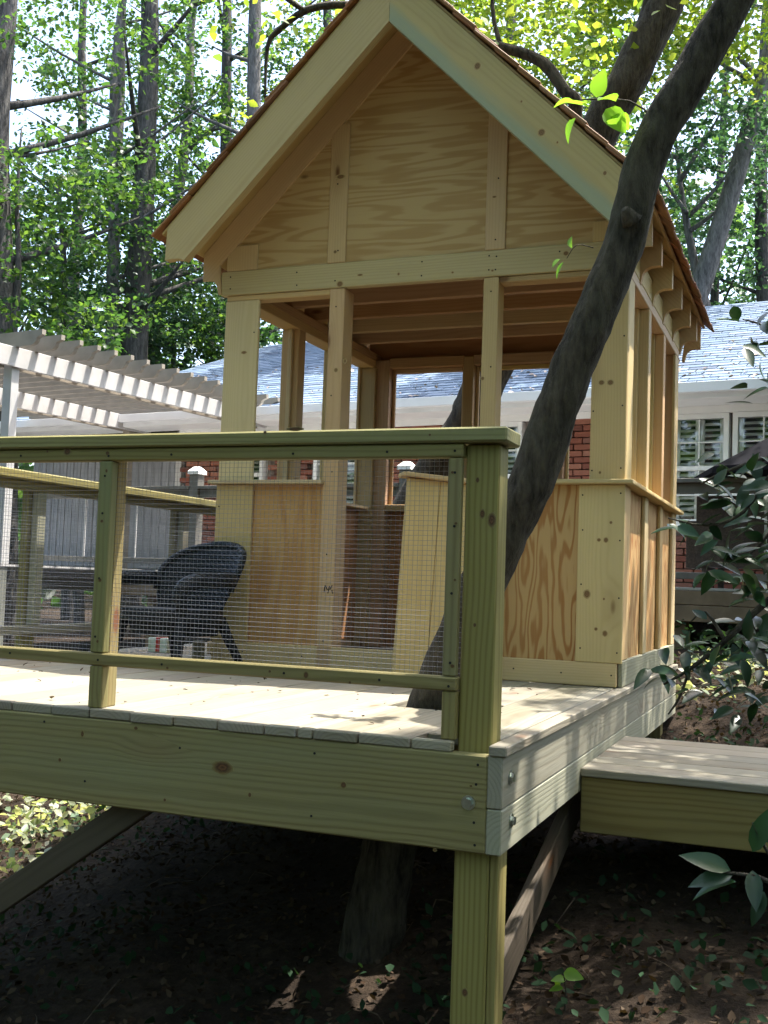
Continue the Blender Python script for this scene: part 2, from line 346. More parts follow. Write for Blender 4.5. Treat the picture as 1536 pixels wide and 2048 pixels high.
I4 = Matrix.Identity(4)
AX = {'x': I4, 'y': Matrix.Rotation(math.pi/2, 4, 'Z'), 'z': Matrix.Rotation(-math.pi/2, 4, 'Y')}
def frame(o, x, y):
    x = Vector(x).normalized(); y = Vector(y); y = (y-x*y.dot(x)).normalized(); z = x.cross(y)
    return Matrix(((x.x, y.x, z.x, o[0]), (x.y, y.y, z.y, o[1]), (x.z, y.z, z.z, o[2]), (0, 0, 0, 1)))
class T:
    """a thing: an Empty at its base; every add() is a part (or, with part=, a sub-part) given in the frame's own coordinates"""
    def __init__(s, name, label, cat, org=(0, 0, 0), fr=I4, group=None):
        e = bpy.data.objects.new(name, None); COL.objects.link(e); e.empty_display_size = .05
        s.e = e; s.inv = Matrix.Translation(org).inverted(); e.matrix_basis = fr @ Matrix.Translation(org); s.L = {}
        e['label'] = label; e['category'] = cat
        if group: e['group'] = group
    def add(s, name, me, Mx=I4, part=None, label=None, kind=None):
        o = bpy.data.objects.new(name, me); COL.objects.link(o); L = s.inv @ Mx
        if part is not None: o.parent = part; o.matrix_basis = s.L[part.name].inverted() @ L
        else: o.parent = s.e; o.matrix_basis = L
        s.L[o.name] = L
        if label: o['label'] = label
        if kind: o['kind'] = kind
        return o
    def blk(s, name, x, y, z, mat, ax=None, ch=.003, **k):
        d = (x[1]-x[0], y[1]-y[0], z[1]-z[0]); c = ((x[0]+x[1])/2, (y[0]+y[1])/2, (z[0]+z[1])/2)
        if ax is None: ax = 'xyz'[max(range(3), key=lambda i: d[i])]
        dim = {'x': d, 'y': (d[1], d[0], d[2]), 'z': (d[2], d[1], d[0])}[ax]
        return s.add(name, cbox(*dim, mat, ch), Matrix.Translation(c) @ AX[ax], **k)
    def bar(s, name, p, q, wd, t, up, mat, ch=.003, **k):
        p = Vector(p); q = Vector(q); x = (q-p).normalized(); up = Vector(up); z = (up-x*up.dot(x)).normalized(); y = z.cross(x)
        return s.add(name, cbox((q-p).length, wd, t, mat, ch), frame((p+q)/2, x, y), **k)
    def join(s, name, boxes, mat, **k):
        return s.add(name, joined([(Matrix.Translation(((x[0]+x[1])/2, (y[0]+y[1])/2, (z[0]+z[1])/2)), (x[1]-x[0], y[1]-y[0], z[1]-z[0])) for x, y, z in boxes], mat), I4, **k)
    def branches(s, list_, mat, n=7, k=3, wob=.05, name='branch'):
        for i, q in enumerate(list_): s.add(name, multitube([q], mat, n, k, wob))
def single(name, me, label, cat, Mx=I4, group=None):
    o = bpy.data.objects.new(name, me); COL.objects.link(o); o.matrix_basis = Mx; o['label'] = label; o['category'] = cat
    if group: o['group'] = group
    return o
def setting(name, me, kind, Mx=I4):
    o = bpy.data.objects.new(name, me); COL.objects.link(o); o.matrix_basis = Mx; o['kind'] = kind; return o

# ------------------------------------------------------------------ ground
def zg(x, y):
    x = np.asarray(x, float); y = np.asarray(y, float)
    z = -.80+.145*np.clip(x, -5, 3)+.15*np.clip(y, -6, 6)
    t_ = np.clip((-1.4-x)/1.8, 0, 1); z = z-.22*t_*t_*(3-2*t_)
    hi = -.12+.02*np.clip(y-6, 0, 20)
    z = np.where(z > hi-.15, hi-.15+.15*np.tanh((z-hi+.15)/.15), z)
    far = np.clip((np.hypot(x, y)-25)/60, 0, 1); z = z+far*1.2
    near = np.exp(-(np.hypot(x, y-2)/9)**2)
    z = z+near*(.03*np.sin(3.1*x+1.7*y)+.025*np.sin(5.3*y-2.2*x+1)+.012*np.sin(11*x+7*y))
    return z
g1 = np.concatenate([np.linspace(-260, -14, 30), np.linspace(-12, 8, 150), np.linspace(10, 260, 30)])
g2 = np.concatenate([np.linspace(-260, -12, 30), np.linspace(-10, 16, 180), np.linspace(18, 280, 30)])
GX, GY = np.meshgrid(g1, g2); GZ = zg(GX, GY); nx, ny = len(g1), len(g2)
gf = [(j*nx+i, j*nx+i+1, (j+1)*nx+i+1, (j+1)*nx+i) for j in range(ny-1) for i in range(nx-1)]
setting('ground', mesh('ground_mesh', np.stack([GX, GY, GZ], -1).reshape(-1, 3), gf, M['soil'], True), 'structure')

# ------------------------------------------------------------------ deck
XL_, XE = -2.55, .012
dk = T('timber_deck', 'raised timber deck with pale boards and a deep green-tinted front beam on posts', 'deck', (-1.2, 1.7, -.9))
bx = [.012, -.1, -.238, -.38, -.505, -.645, -.785, -.924, -1.062, -1.2, -1.33, -1.472]
while bx[-1] > XL_: bx.append(bx[-1]-.139)
G = .0021
def deckboard(x1, x0, y0, y1, dz=0): dk.blk('deck_board', (x0+G, x1-G), (y0, y1), (-.0254+dz, dz), M['deck'], 'y', .003)
for i in range(len(bx)-1):
    x1, x0 = bx[i], bx[i+1]; f = random.uniform(-.005, .004); dz = random.uniform(-.0012, .0012)
    if i == 0: deckboard(x1, -.037, -.006, 3.49, dz); deckboard(-.040, x0, .122, 3.49, dz)
    elif i == 1: deckboard(x1-.03, x0, f, .03, dz); deckboard(x1, x0, .122, 3.49, dz)
    elif i in (2, 3): deckboard(x1, x0, f, .62, dz); deckboard(x1, x0, .885, 3.49, dz)
    elif i == 4: deckboard(-.551, x0, f, 3.49, dz); deckboard(x1, -.549, f, .63, dz); deckboard(x1, -.549, .87, 3.49, dz)
    else: deckboard(x1, x0, f, 3.49, dz)
dk.blk('rim_joist', (XL_, -.0385), (0, .038), (-.2615, -.0265), M['treated'], 'x', .004)
dk.blk('rim_joist', (-.038, 0), (0, 3.49), (-.152, -.0265), M['treatedpale'], 'y', .003, label='pale upper side board of the deck rim')
dk.blk('rim_joist', (-.038, 0), (0, 3.49), (-.2615, -.1535), M['treatedpale'], 'y', .003, label='pale lower side board of the deck rim')
dk.blk('rim_joist', (XL_, XL_+.038), (.04, 3.49), (-.2615, -.0265), M['treated'], 'y')
dk.blk('rim_joist', (XL_+.04, -.04), (3.452, 3.49), (-.2615, -.0265), M['treated'], 'x')
for x in np.arange(.4, 3.3, .406):
    dk.blk('floor_joist', (XL_+.04, -.04), (float(x), float(x)+.038), (-.21, -.027), M['treated'], 'x')
dk.blk('corner_post', (-.1275, -.0395), (.0395, .1205), (-1.25, .737), M['treated'], 'z', .004)
dk.blk('corner_post', (-.0385, -.0145), (.044, .118), (-1.25, -.2625), M['treated'], 'z', .003)
for x, y in ((-2.45, .04), (-.128, 3.2), (-2.45, 3.2)):
    dk.blk('support_post', (x, x+.089), (y, y+.089), (float(zg(x, y))-.3, -.2625 if y > 1 else .737), M['treated'], 'z')
dk.bar('knee_brace', (-1.03, .09, -.235), (-2.40, .09, -1.19), .075, .038, (0, 1, 0), M['braceshade'])
dk.bar('knee_brace', (-.06, .13, -.655), (-.06, 1.5, -.235), .11, .036, (1, 0, 0), M['braceshade'])
bh = prism([(.0115*math.cos(a), .0115*math.sin(a)) for a in [k*math.pi/3+.3 for k in range(6)]], .009, M['bolt'])
ws = prism([(.0175*math.cos(k*math.pi/8), .0175*math.sin(k*math.pi/8)) for k in range(16)], .003, M['bolt'])
for o, nrm in (((-.083, -.001, -.142), (0, -1, 0)), ((.001, .070, -.084), (1, 0, 0)), ((.001, .088, -.192), (1, 0, 0))):
    n = Vector(nrm); x = Vector((0, 0, 1)); Fm = frame(Vector(o)+n*.001, x, n.cross(x))
    b = dk.add('bolt', ws, Fm); dk.add('bolt_head', bh, frame(Vector(o)+n*.006, x, n.cross(x)), part=b)

# ------------------------------------------------------------------ railings
def wirepanel(th, p0, ux, lx, z0, z1, sp=.0127, r=.0005):
    p0 = Vector(p0); ux = Vector(ux); nz = ux.cross(Vector((0, 0, 1))); V = []; Fc = []
    def wire(a, b, off):
        d = (b-a).normalized(); s = d.cross(nz); o = len(V)
        for e in (a, b):
            for k in range(3):
                an = 2*math.pi*k/3; V.append(e+nz*(off+r*math.cos(an))+s*r*math.sin(an))
        for k in range(3): Fc.append((o+k, o+(k+1) % 3, o+3+(k+1) % 3, o+3+k))
    n = int(lx/sp)
    for i in range(n+1):
        j = rng.normal(0, .0006); wire(p0+ux*(i*sp+j)+Vector((0, 0, z0)), p0+ux*(i*sp-j)+Vector((0, 0, z1)), 0)
    for i in range(int((z1-z0)/sp)+1):
        z = z0+i*sp
        for k in range(6):
            a = p0+ux*(lx*k/6); b = p0+ux*(lx*(k+1)/6)
            wire(a+Vector((0, 0, z)), b+Vector((0, 0, z)), r*1.2)
    th.add('wire_mesh', mesh('wire_mesh', V, Fc, M['steel']), I4, kind='stuff')
fr = T('deck_railing', 'front deck railing of green-tinted timber filled with fine wire mesh', 'railing', (-1.3, .05, 0))
fr.blk('cap_rail', (XL_-.02, -.014), (.004, .142), (.739, .777), M['treated'], 'x', .005)
fr.blk('top_rail', (XL_+.09, -.1285), (.015, .052), (.702, .7375), M['treated'], 'x', .004)
fr.blk('bottom_rail', (XL_+.09, -.1285), (.015, .052), (.120, .155), M['treated'], 'x', .004)
fr.blk('stop_strip', (-.1665, -.1305), (.0165, .0365), (.1565, .7005), M['treated'], 'z')
fr.blk('rail_block', (-.1665, -.1290), (.020, .058), (.001, .1185), M['treated'], 'z')
fr.blk('baluster_post', (-1.219, -1.175), (.016, .046), (.1565, .7005), M['treated'], 'z')
fr.blk('baluster_post', (-1.2160, -1.1800), (.0535, .0985), (.001, .7375), M['treated'], 'z')
fr.blk('baluster_post', (-1.219, -1.174), (.018, .0525), (.001, .1185), M['treated'], 'z')
wirepanel(fr, (XL_+.1, .0495, 0), (1, 0, 0), 2.335, .150, .708)
lr = T('deck_railing', 'left side deck railing running back past the dark chair, filled with wire mesh', 'railing', (-2.5, 1.8, 0))
lr.blk('cap_rail', (-2.56, -2.42), (.15, 3.5), (.765, .803), M['treated'], 'y', .005)
lr.blk('top_rail', (-2.50, -2.465), (.15, 3.5), (.725, .7635), M['treated'], 'y')
lr.blk('bottom_rail', (-2.50, -2.465), (.15, 3.5), (.105, .143), M['treatedpale'], 'y')
for y in (1.27, 2.45):
    lr.blk('railing_post', (-2.54, -2.505), (y, y+.089), (.001, .7635), M['treated'], 'z')
    lr.blk('railing_post', (-2.50, -2.465), (y+.02, y+.075), (.144, .724), M['treatedpale'], 'z')
wirepanel(lr, (-2.4625, .17, 0), (0, 1, 0), 3.3, .110, .755)

# ------------------------------------------------------------------ step platform
sp = T('step_platform', 'low timber step platform of narrow boards beside the deck', 'step', (.5, 1.35, -.6))
ys = [.932, 1.075, 1.22, 1.365, 1.51, 1.655, 1.80]
for i in range(6): sp.blk('deck_board', (.003, 1.02), (ys[i]+.002, ys[i+1]-.002), (-.2105+random.uniform(-.001, .001), -.185), M['deck'], 'x')
sp.blk('front_board', (.003, 1.0), (.946, .984), (-.387, -.2125), M['treated'], 'x')
sp.blk('back_board', (.003, 1.0), (1.75, 1.788), (-.387, -.2125), M['treated'], 'x')
sp.blk('side_board', (.962, 1.0), (.985, 1.749), (-.387, -.2125), M['treated'], 'y')
for x in (.9,): sp.blk('foot_post', (x, x+.06), (.99, 1.06), (float(zg(x, 1))-.2, -.2125), M['treated'], 'z')

# ------------------------------------------------------------------ playhouse
D, XL, XR, YB = 1.783, -1.862, -.013, 3.49
XC, ZA = -.955, 2.680            # ridge line and inner apex of the rake boards
ph = T('timber_playhouse', 'unpainted timber playhouse with steep cedar shingled gable roof and open window frames', 'playhouse', (-.94, 2.6, 0))
P, PD = M['pine'], M['pinedark']
# front wall below the ledge
ph.blk('bottom_trim', (XL+.002, XR-.019), (D, D+.018), (.0015, .094), P, 'x')
ph.blk('corner_board', (XL-.006, -1.682), (D-.001, D+.018), (.095, .803), P, 'z')
ph.blk('corner_board', (-.197, XR), (D-.001, D+.018), (.095, .803), P, 'z')
ph.blk('plywood_panel', (-1.683, -1.333), (D+.0195, D+.031), (.06, .805), M['plyv'], 'z')
ph.blk('plywood_panel', (-.556, -.196), (D+.0195, D+.031), (.06, .805), M['plyw'], 'z')
ph.blk('ledge', (XL-.036, -1.325), (D-.035, D+.05), (.804, .822), P, 'x')
ph.blk('ledge', (-.552, XR+.035), (D-.035, D+.05), (.804, .822), P, 'x')
# posts of the front wall
ph.blk('door_post', (-1.334, -1.262), (D, D+.105), (.0015, 1.6805), P, 'z')
ph.blk('door_post', (-.622, -.556), (D, D+.089), (.0015, 1.6805), P, 'z')
ph.blk('corner_board', (XL, -1.688), (D, D+.019), (.823, 1.6545), P, 'z')
ph.blk('corner_board', (-.157, XR-.0015), (D, D+.019), (.823, 1.6805), P, 'z')
ph.blk('header', (XL+.002, -1.335), (D+.004, D+.075), (1.655, 1.6805), P, 'x')
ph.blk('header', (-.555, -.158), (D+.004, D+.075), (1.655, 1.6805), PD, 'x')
ph.blk('beam', (-1.888, XR+.008), (D-.006, D+.034), (1.682, 1.794), M['rake'], 'x')
for x0, x1, y0, y1 in ((XL+.01, XL+.099, D+.032, D+.12), (XR-.108, XR-.02, D+.032, D+.12)):
    ph.blk('corner_post', (x0, x1), (y0, y1), (.0015, 1.654), PD, 'z')
for x in (XL+.006, XR-.112): ph.blk('corner_post', (x, x+.105), (YB-.125, YB-.02), (.0015, 1.654), PD, 'z')
# gable
def apexz(x, dz=0): return ZA+dz-abs(x-XC)
gp = [(-1.858, 1.795), (-.017, 1.795), (-.017, apexz(-.017, .20)), (XC, ZA+.20), (-1.858, apexz(-1.858, .20))]
ph.add('plywood_gable', prism([(a-XC, b-2.2) for a, b in gp], .012, M['plyh']), frame((XC, D+.008, 2.2), (1, 0, 0), (0, 0, 1)))
for x0, x1 in ((-1.351, -1.262), (-.619, -.531)):
    ph.blk('gable_batten', (x0, x1), (D-.008, D+.003), (1.795, apexz((x0+x1)/2, .10)), P, 'z')
for x0, x1 in ((-1.862, -1.703), (-.165, -.014)):
    ph.blk('gable_batten', (x0, x1), (D-.008, D+.003), (1.795, apexz(x0 if x0 < XC else x1, .14)), P, 'z')
# sloping trim on the wall, running out as the decorative tail; local x runs down the slope, local y up its normal
TAIL = [(-.045, .045), (1.29, .045)] + [(1.3591, -0.0438), (1.369, -0.0339), (1.3562, -0.0127), (1.348, -0.0013), (1.3436, 0.0121), (1.3436, 0.0261), (1.348, 0.0395), (1.3562, 0.0509), (1.381, 0.076), (1.292, 0.165), (-0.165, 0.165)]
for s in (-1, 1):
    ph.add('barge_trim', prism([(-.064, .064), (1.27, .064)]+TAIL[2:], .012, P), frame((XC, D-.004, ZA), (s, 0, -1), (0, 0, 1)))
    # rake boards standing out in front
    ph.add('rake_board', prism([(.0006, .0006), (1.312, 0), (1.318, .020), (1.337, .042), (1.374, .074), (1.292, .150), (1.273, .168), (-.1674, .168)], .042, M['rakeblue' if s > 0 else 'rake']), frame((XC, 1.4615, ZA), (s, 0, -1), (0, 0, 1)))
    for y in (1.62, 2.07, 2.44, 2.81, 3.19, 3.52, 3.73):
        ph.add('rafter', prism([(x, q) for i, (x, q) in enumerate(TAIL)], .036, P), frame((XC, y, ZA), (s, 0, -1), (0, 0, 1))) if y > D else None
    xs = Vector((s, 0, -1)).normalized(); nsl = Vector((s, 0, 1)).normalized(); a0 = Vector((XC, 0, ZA))
    ph.add('roof_sheathing', cbox(1.475, 2.31, .012, M['pinedark']), frame(a0+Vector((0, 2.60, 0))+xs*.5705+nsl*.1747, xs, (0, 1, 0)))
    # cedar shakes: rows up the slope; edge rows are single shakes, the hidden middle is one piece
    mid = []; top = a0+nsl*.1815
    for k in range(12):
        d1 = 1.345-k*.127; d0 = max(d1-.25, -.18); y = 1.425
        while y < 3.79:
            wd = min(random.uniform(.10, .17), 3.80-y)
            edge = y < 1.43 or k == 0 or y+wd > 3.785
            c = top+xs*((d0+d1)/2+random.uniform(-.008, .006))+nsl*(.012+.004*random.random())+Vector((0, y+wd/2, 0))
            Fm = frame(c, xs+nsl*.05, (0, 1, 0)); dim = (d1-d0, max(wd-.004, .02), .011)
            if edge: ph.add('shingle', cbox(round(dim[0], 2), round(dim[1], 2), .011, M['cedar'], .002), Fm)
            else: mid.append((Fm, dim))
            y += wd
    ph.add('shingle_field', joined(mid, M['cedar']), I4, kind='stuff')
ph.blk('ridge_board', (XC-.018, XC+.018), (D+.05, YB-.02), (ZA+.065, ZA+.21), PD, 'y')
# side walls: right (x = XR) and left (x = XL)
for s, xo in ((1, XR), (-1, XL)):
    def X(a, b): return (xo-b, xo-a) if s > 0 else (xo+a, xo+b)   # a..b measured inwards from the face
    ph.blk('bottom_trim', X(0, .018), (D+.019, YB-.002), (.0015, .105), M['treatedpale'] if s > 0 else P, 'y')
    ph.blk('corner_board', X(.001, .018), (D+.0195, 1.935), (.106, .803), P, 'z')
    ph.blk('corner_board', X(.0015, .018), (D+.0205, 1.940), (.823, 1.654), P, 'z')
    ph.blk('corner_board', X(.001, .018), (3.35, YB), (.106, .803), P, 'z')
    ph.blk('corner_board', X(.0015, .018), (3.35, YB), (.823, 1.654), P, 'z')
    for y0, y1 in ((2.345, 2.445), (2.855, 2.955)):
        ph.blk('batten', X(.001, .018), (y0, y1), (.106, .803), P, 'z')
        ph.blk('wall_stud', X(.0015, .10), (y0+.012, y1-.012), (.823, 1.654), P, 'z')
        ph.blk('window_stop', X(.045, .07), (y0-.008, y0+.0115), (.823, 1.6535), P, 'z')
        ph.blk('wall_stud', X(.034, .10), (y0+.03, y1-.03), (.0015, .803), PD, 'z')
    ph.blk('ledge', X(-.035, .10) if s > 0 else X(-.035, .10), (D+.051, YB+.03), (.804, .822), P, 'y')
    ph.blk('top_plate', X(.001, .10), (D+.035, YB-.001), (1.6545, 1.70), P, 'y')
    ph.blk('frieze_board', X(.0, .018), (D+.035, YB), (1.701, 1.80), P, 'y')
    ph.blk('top_plate', X(.02, .10), (D+.125, YB-.001), (1.701, 1.745), PD, 'y')
    ys_ = [1.936, 2.344, 2.854, 3.349]
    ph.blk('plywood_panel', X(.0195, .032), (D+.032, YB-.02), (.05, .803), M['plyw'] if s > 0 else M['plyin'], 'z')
# back wall
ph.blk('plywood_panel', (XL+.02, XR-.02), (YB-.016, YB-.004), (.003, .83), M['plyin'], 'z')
for x0, x1 in ((-1.765, -1.672), (-1.213, -1.153), (-.684, -.62), (-.16, -.115)):
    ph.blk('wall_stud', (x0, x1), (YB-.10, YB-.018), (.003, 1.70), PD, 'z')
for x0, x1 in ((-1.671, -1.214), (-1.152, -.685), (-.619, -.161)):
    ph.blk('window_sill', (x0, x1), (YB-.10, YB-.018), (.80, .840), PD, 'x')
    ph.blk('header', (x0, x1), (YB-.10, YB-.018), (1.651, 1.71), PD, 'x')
    ph.blk('window_stop', (x0+.001, x0+.02), (YB-.05, YB-.03), (.841, 1.650), P, 'z')
    ph.blk('window_stop', (x1-.02, x1-.001), (YB-.05, YB-.03), (.841, 1.650), P, 'z')
    ph.blk('window_stop', (x0+.021, x1-.021), (YB-.05, YB-.03), (1.626, 1.650), P, 'x')
ph.blk('top_plate', (XL+.11, XR-.11), (YB-.108, YB-.018), (1.83, 1.868), PD, 'x')
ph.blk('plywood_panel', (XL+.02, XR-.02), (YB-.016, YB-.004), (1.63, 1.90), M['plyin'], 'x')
for y in (2.0, 2.28, 2.56, 2.86, 3.13):
    ph.blk('ceiling_joist', (XL+.02, XR-.02), (y, y+.037), (1.7465, 1.862), PD, 'x')
gpb = [(XL+.02, 1.901), (XR-.02, 1.901), (XR-.02, apexz(XR-.02, .20)), (XC, ZA+.20), (XL+.02, apexz(XL+.02, .20))]
ph.add('plywood_gable', prism([(a-XC, b-2.2) for a, b in gpb], .012, M['plyin']), frame((XC, YB-.01, 2.2), (1, 0, 0), (0, 0, 1)))
# smudged ink marks on the left door post
for i, (x, z, a, h) in enumerate(((-1.305, .345, .10, .030), (-1.296, .350, -.5, .022), (-1.285, .342, .2, .034), (-1.274, .352, .45, .024), (-1.268, .334, -.2, .018))):
    ph.add('ink_mark', cbox(h, .005, .001, M['dark'], .0003), frame((x, D-.0004, z), (math.sin(a), 0, math.cos(a)), (math.cos(a), 0, -math.sin(a))))
# ------------------------------------------------------------------ loose half door leaning by the doorway
hd = T('half_door', 'loose pine half-height door panel leaning in the playhouse doorway behind the tree', 'door', (-.84, 1.42, 0))
Fd = Matrix.Translation((-.835, 1.43, .004)) @ Matrix.Rotation(math.radians(36), 4, 'Z') @ Matrix.Rotation(math.radians(3.2), 4, 'Y') @ Matrix.Rotation(math.radians(-2), 4, 'X')
def onF(x, y, z): return Fd @ Matrix.Translation(((x[0]+x[1])/2, (y[0]+y[1])/2, (z[0]+z[1])/2))
hd.add('door_panel', cbox(.80, .035, .40, P), onF((.0, .40), (0, .035), (0, .80)) @ AX['z'] @ Matrix.Rotation(math.pi/2, 4, 'X')) if False else None
for i in range(3): hd.add('plank', cbox(.80, .133, .034, P), onF((i*.135, i*.135+.133), (0, .034), (0, .80)) @ AX['z'] @ Matrix.Rotation(math.pi/2, 4, 'X'))
hd.add('top_ledge', cbox(.46, .085, .018, P), onF((-.03, .43), (-.03, .055), (.801, .819)))
hd.add('batten', cbox(.38, .02, .09, P), onF((.01, .39), (.035, .055), (.62, .71)))
hd.add('batten', cbox(.38, .02, .09, P), onF((.01, .39), (.035, .055), (.10, .19)))

# nail and screw heads on the faces towards the viewer
KN = {'dk0': (0, [(-0.765, -0.122, 0.0332, 0.0186), (-0.414, -0.133, 0.0089, 0.0089), (-0.68, -0.185, 0.0052, 0.0066), (-1.217, -0.071, 0.0056, 0.0098), (-1.041, -0.041, 0.0069, 0.0055), (-0.51, -0.013, 0.0039, 0.0051), (-0.165, -0.265, 0.0049, 0.0043), (-0.078, -0.102, 0.0042, 0.003), (-1.289, -0.15, 0.0057, 0.0057), (-0.938, -0.225, 0.0047, 0.0047)]),
'post': (0.0394, [(-0.081, 0.562, 0.0075, 0.0125), (-0.056, 0.547, 0.0112, 0.0199), (-0.09, -0.605, 0.0085, 0.0109), (-0.092, 0.285, 0.0043, 0.0056), (-0.096, 0.647, 0.005, 0.0075)]),
'gb': (1.7745, [(-1.299, 2.185, 0.0246, 0.0123), (-1.312, 1.844, 0.0089, 0.0089), (-0.583, 2.022, 0.0106, 0.0053), (-1.336, 2.442, 0.0079, 0.0079)]),
'corner': (1.782, [(-0.112, 0.581, 0.009, 0.008), (-0.084, 0.581, 0.0109, 0.0119), (-0.155, 0.364, 0.016, 0.0199), (-0.08, 0.211, 0.0119, 0.0138), (-0.116, 0.227, 0.0079, 0.0079), (-0.066, 0.651, 0.007, 0.007), (-0.087, 0.347, 0.005, 0.0059)]),
'cornu': (1.783, [(-0.116, 1.215, 0.0141, 0.0121), (-0.08, 1.214, 0.015, 0.013), (-0.114, 0.851, 0.006, 0.007), (-1.756, 1.412, 0.0161, 0.008), (-1.748, 0.71, 0.0295, 0.0057), (-1.29, 1.312, 0.0111, 0.0111), (-0.614, 1.25, 0.0094, 0.0094), (-1.248, 1.351, 0.0088, 0.011)]),
'beam': (1.777, [(-1.284, 1.697, 0.0178, 0.0155), (-1.006, 1.722, 0.0065, 0.0076), (-0.272, 1.755, 0.0133, 0.0113), (-0.759, 1.711, 0.0064, 0.0053), (-1.188, 1.731, 0.0154, 0.0055), (-0.583, 1.706, 0.0063, 0.0053)]),
'rakeR': (1.4405, [(-0.57, 2.434, 0.0158, 0.0178), (-0.304, 2.132, 0.0173, 0.0173), (-0.057, 1.945, 0.0085, 0.0103), (-0.387, 2.265, 0.0049, 0.0058), (-0.241, 2.085, 0.0048, 0.0057)]),
'rail': (0.015, [(-1.332, 0.73, 0.0145, 0.0116), (-1.192, 0.724, 0.0071, 0.0071), (-0.538, 0.135, 0.0078, 0.0104), (-0.644, 0.138, 0.0046, 0.004), (-0.111, 0.732, 0.0006, 0.0006), (-0.959, 0.128, 0.0048, 0.0041), (-0.413, 0.124, 0.0045, 0.0038), (-1.403, 0.731, 0.0044, 0.0044)]),
'cap': (0.004, [(-0.593, 0.78, 0.0265, 0.0053), (-0.214, 0.758, 0.0038, 0.0032), (-0.682, 0.773, 0.0047, 0.004)]),
'strip': (0.0165, [(-0.155, 0.664, 0.005, 0.0038), (-0.142, 0.536, 0.005, 0.0037), (-0.14, 0.395, 0.0037, 0.0037), (-0.14, 0.182, 0.0062, 0.005)]),
'mstrip': (0.016, [(-1.193, 0.673, 0.0043, 0.0057), (-1.2, 0.529, 0.0057, 0.005), (-1.196, 0.361, 0.0064, 0.0057), (-1.194, 0.188, 0.0042, 0.005)]),
}
KNOTS = {m: prism([(math.cos(k*math.pi/8)*(1+.12*math.sin(3*k)), math.sin(k*math.pi/8)*(1+.12*math.cos(2*k))) for k in range(16)], .0006, M[m]) for m in ('knot', 'knotpale')}
for key, th in (('dk0', dk), ('post', dk), ('gb', ph), ('corner', ph), ('cornu', ph), ('beam', ph), ('rakeR', ph), ('rail', fr), ('cap', fr), ('strip', fr), ('mstrip', fr)):
    y, lst = KN[key]
    for x, z, a, b in lst:
        if a > .002: th.add('knot', KNOTS['knotpale' if th is ph else 'knot'], frame((x, y-.0004, z), (1, 0, 0), (0, 0, 1)) @ Matrix.Diagonal((a, b, 1, 1)))
NAIL = prism([(.0034*math.cos(k*math.pi/4), .0034*math.sin(k*math.pi/4)) for k in range(8)], .002, M['dark'])
def nails(th, y, pts):
    for x, z in pts: th.add('nail_head', NAIL, frame((x+random.uniform(-.003, .003), y-.0006, z+random.uniform(-.004, .004)), (1, 0, 0), (0, 0, 1)))
nails(ph, D-.006, [(x, z) for x in (-1.84, -1.5, -1.31, -.9, -.60, -.57, -.3, -.08) for z in (1.71, 1.768) if random.random() < .75])
nails(ph, D, [(-1.30, .12), (-1.30, .5), (-1.29, .86), (-1.31, 1.2), (-1.30, 1.6), (-.59, .9), (-.58, 1.3), (-.59, 1.62)])
nails(ph, D-.001, [(-.03, z) for z in (.14, .35, .58, .77)]+[(-.18, z) for z in (.15, .40, .62, .76)]+[(-1.85, z) for z in (.2, .7)])
nails(ph, D, [(-.145, z) for z in (.86, 1.1, 1.33, 1.58)]+[(-.03, z) for z in (.87, 1.12, 1.4, 1.6)]+[(-1.84, 1.0), (-1.71, 1.5), (-1.71, .95)]+[(x, .05) for x in (-1.7, -1.4, -.45, -.25, -.05)])
nails(ph, D-.0085, [(-1.30, 1.85), (-1.31, 2.15), (-.575, 1.84), (-.57, 2.1)])
nails(fr, .015, [(x, z) for x in (-1.5, -1.19, -.98, -.60, -.33, -.15) for z in (.718, .136)])
nails(fr, .0165, [(-.148, z) for z in (.19, .36, .53, .66)]); nails(fr, .016, [(-1.20, z) for z in (.2, .37, .55, .66)])
nails(dk, 0, [(-.065, z) for z in (-.05, -.10, -.19, -.24)]+[(-.5, -.06), (-.5, -.22), (-.9, -.08), (-1.2, -.2), (-1.35, -.05)])

# ------------------------------------------------------------------ dark child's chair
ch = T('chair', 'dark navy woven child\'s armchair with rounded back on the deck', 'chair', (-1.86, 1.47, 0))
CF = Matrix.Translation((-1.86, 1.47, 0)) @ Matrix.Rotation(math.radians(-14), 4, 'Z')   # local -y is the front
def shell(prof, n, a0, a1, thick=.014):
    """curved wall round the seat; prof(a) -> (z0, r0, z1, r1)"""
    V = []; Fc = []; m = 6
    for i in range(n+1):
        a = a0+(a1-a0)*i/n; z0, r0, z1, r1 = prof(a)
        for side in (0, 1):
            for j in range(m+1):
                t = j/m; r = r0+(r1-r0)*t**1.3+thick*side; z = z0+(z1-z0)*t
                V.append((math.sin(a)*r, math.cos(a)*r*.86, z))
    k = 2*(m+1)
    for i in range(n):
        for j in range(m):
            Fc.append((i*k+j, i*k+j+1, (i+1)*k+j+1, (i+1)*k+j)); Fc.append((i*k+m+1+j, (i+1)*k+m+1+j, (i+1)*k+m+2+j, i*k+m+2+j))
        Fc.append((i*k+m, i*k+2*m+1, (i+1)*k+2*m+1, (i+1)*k+m)); Fc.append((i*k, (i+1)*k, (i+1)*k+m+1, i*k+m+1))
    for i in (0, n): Fc.append([i*k+j for j in range(m+1)]+[i*k+m+1+j for j in range(m, -1, -1)])
    return fixn(mesh('shell_mesh', V, Fc, M['chair'], True))
bh_ = lambda a: .30+.225*math.sqrt(max(0, 1-(a/1.12)**2)); bw_ = lambda a: .235+.075*math.sqrt(max(0, 1-(a/1.12)**2))
ch.add('backrest', shell(lambda a: (.20, .195, bh_(a), bw_(a)), 28, -1.12, 1.12), CF)
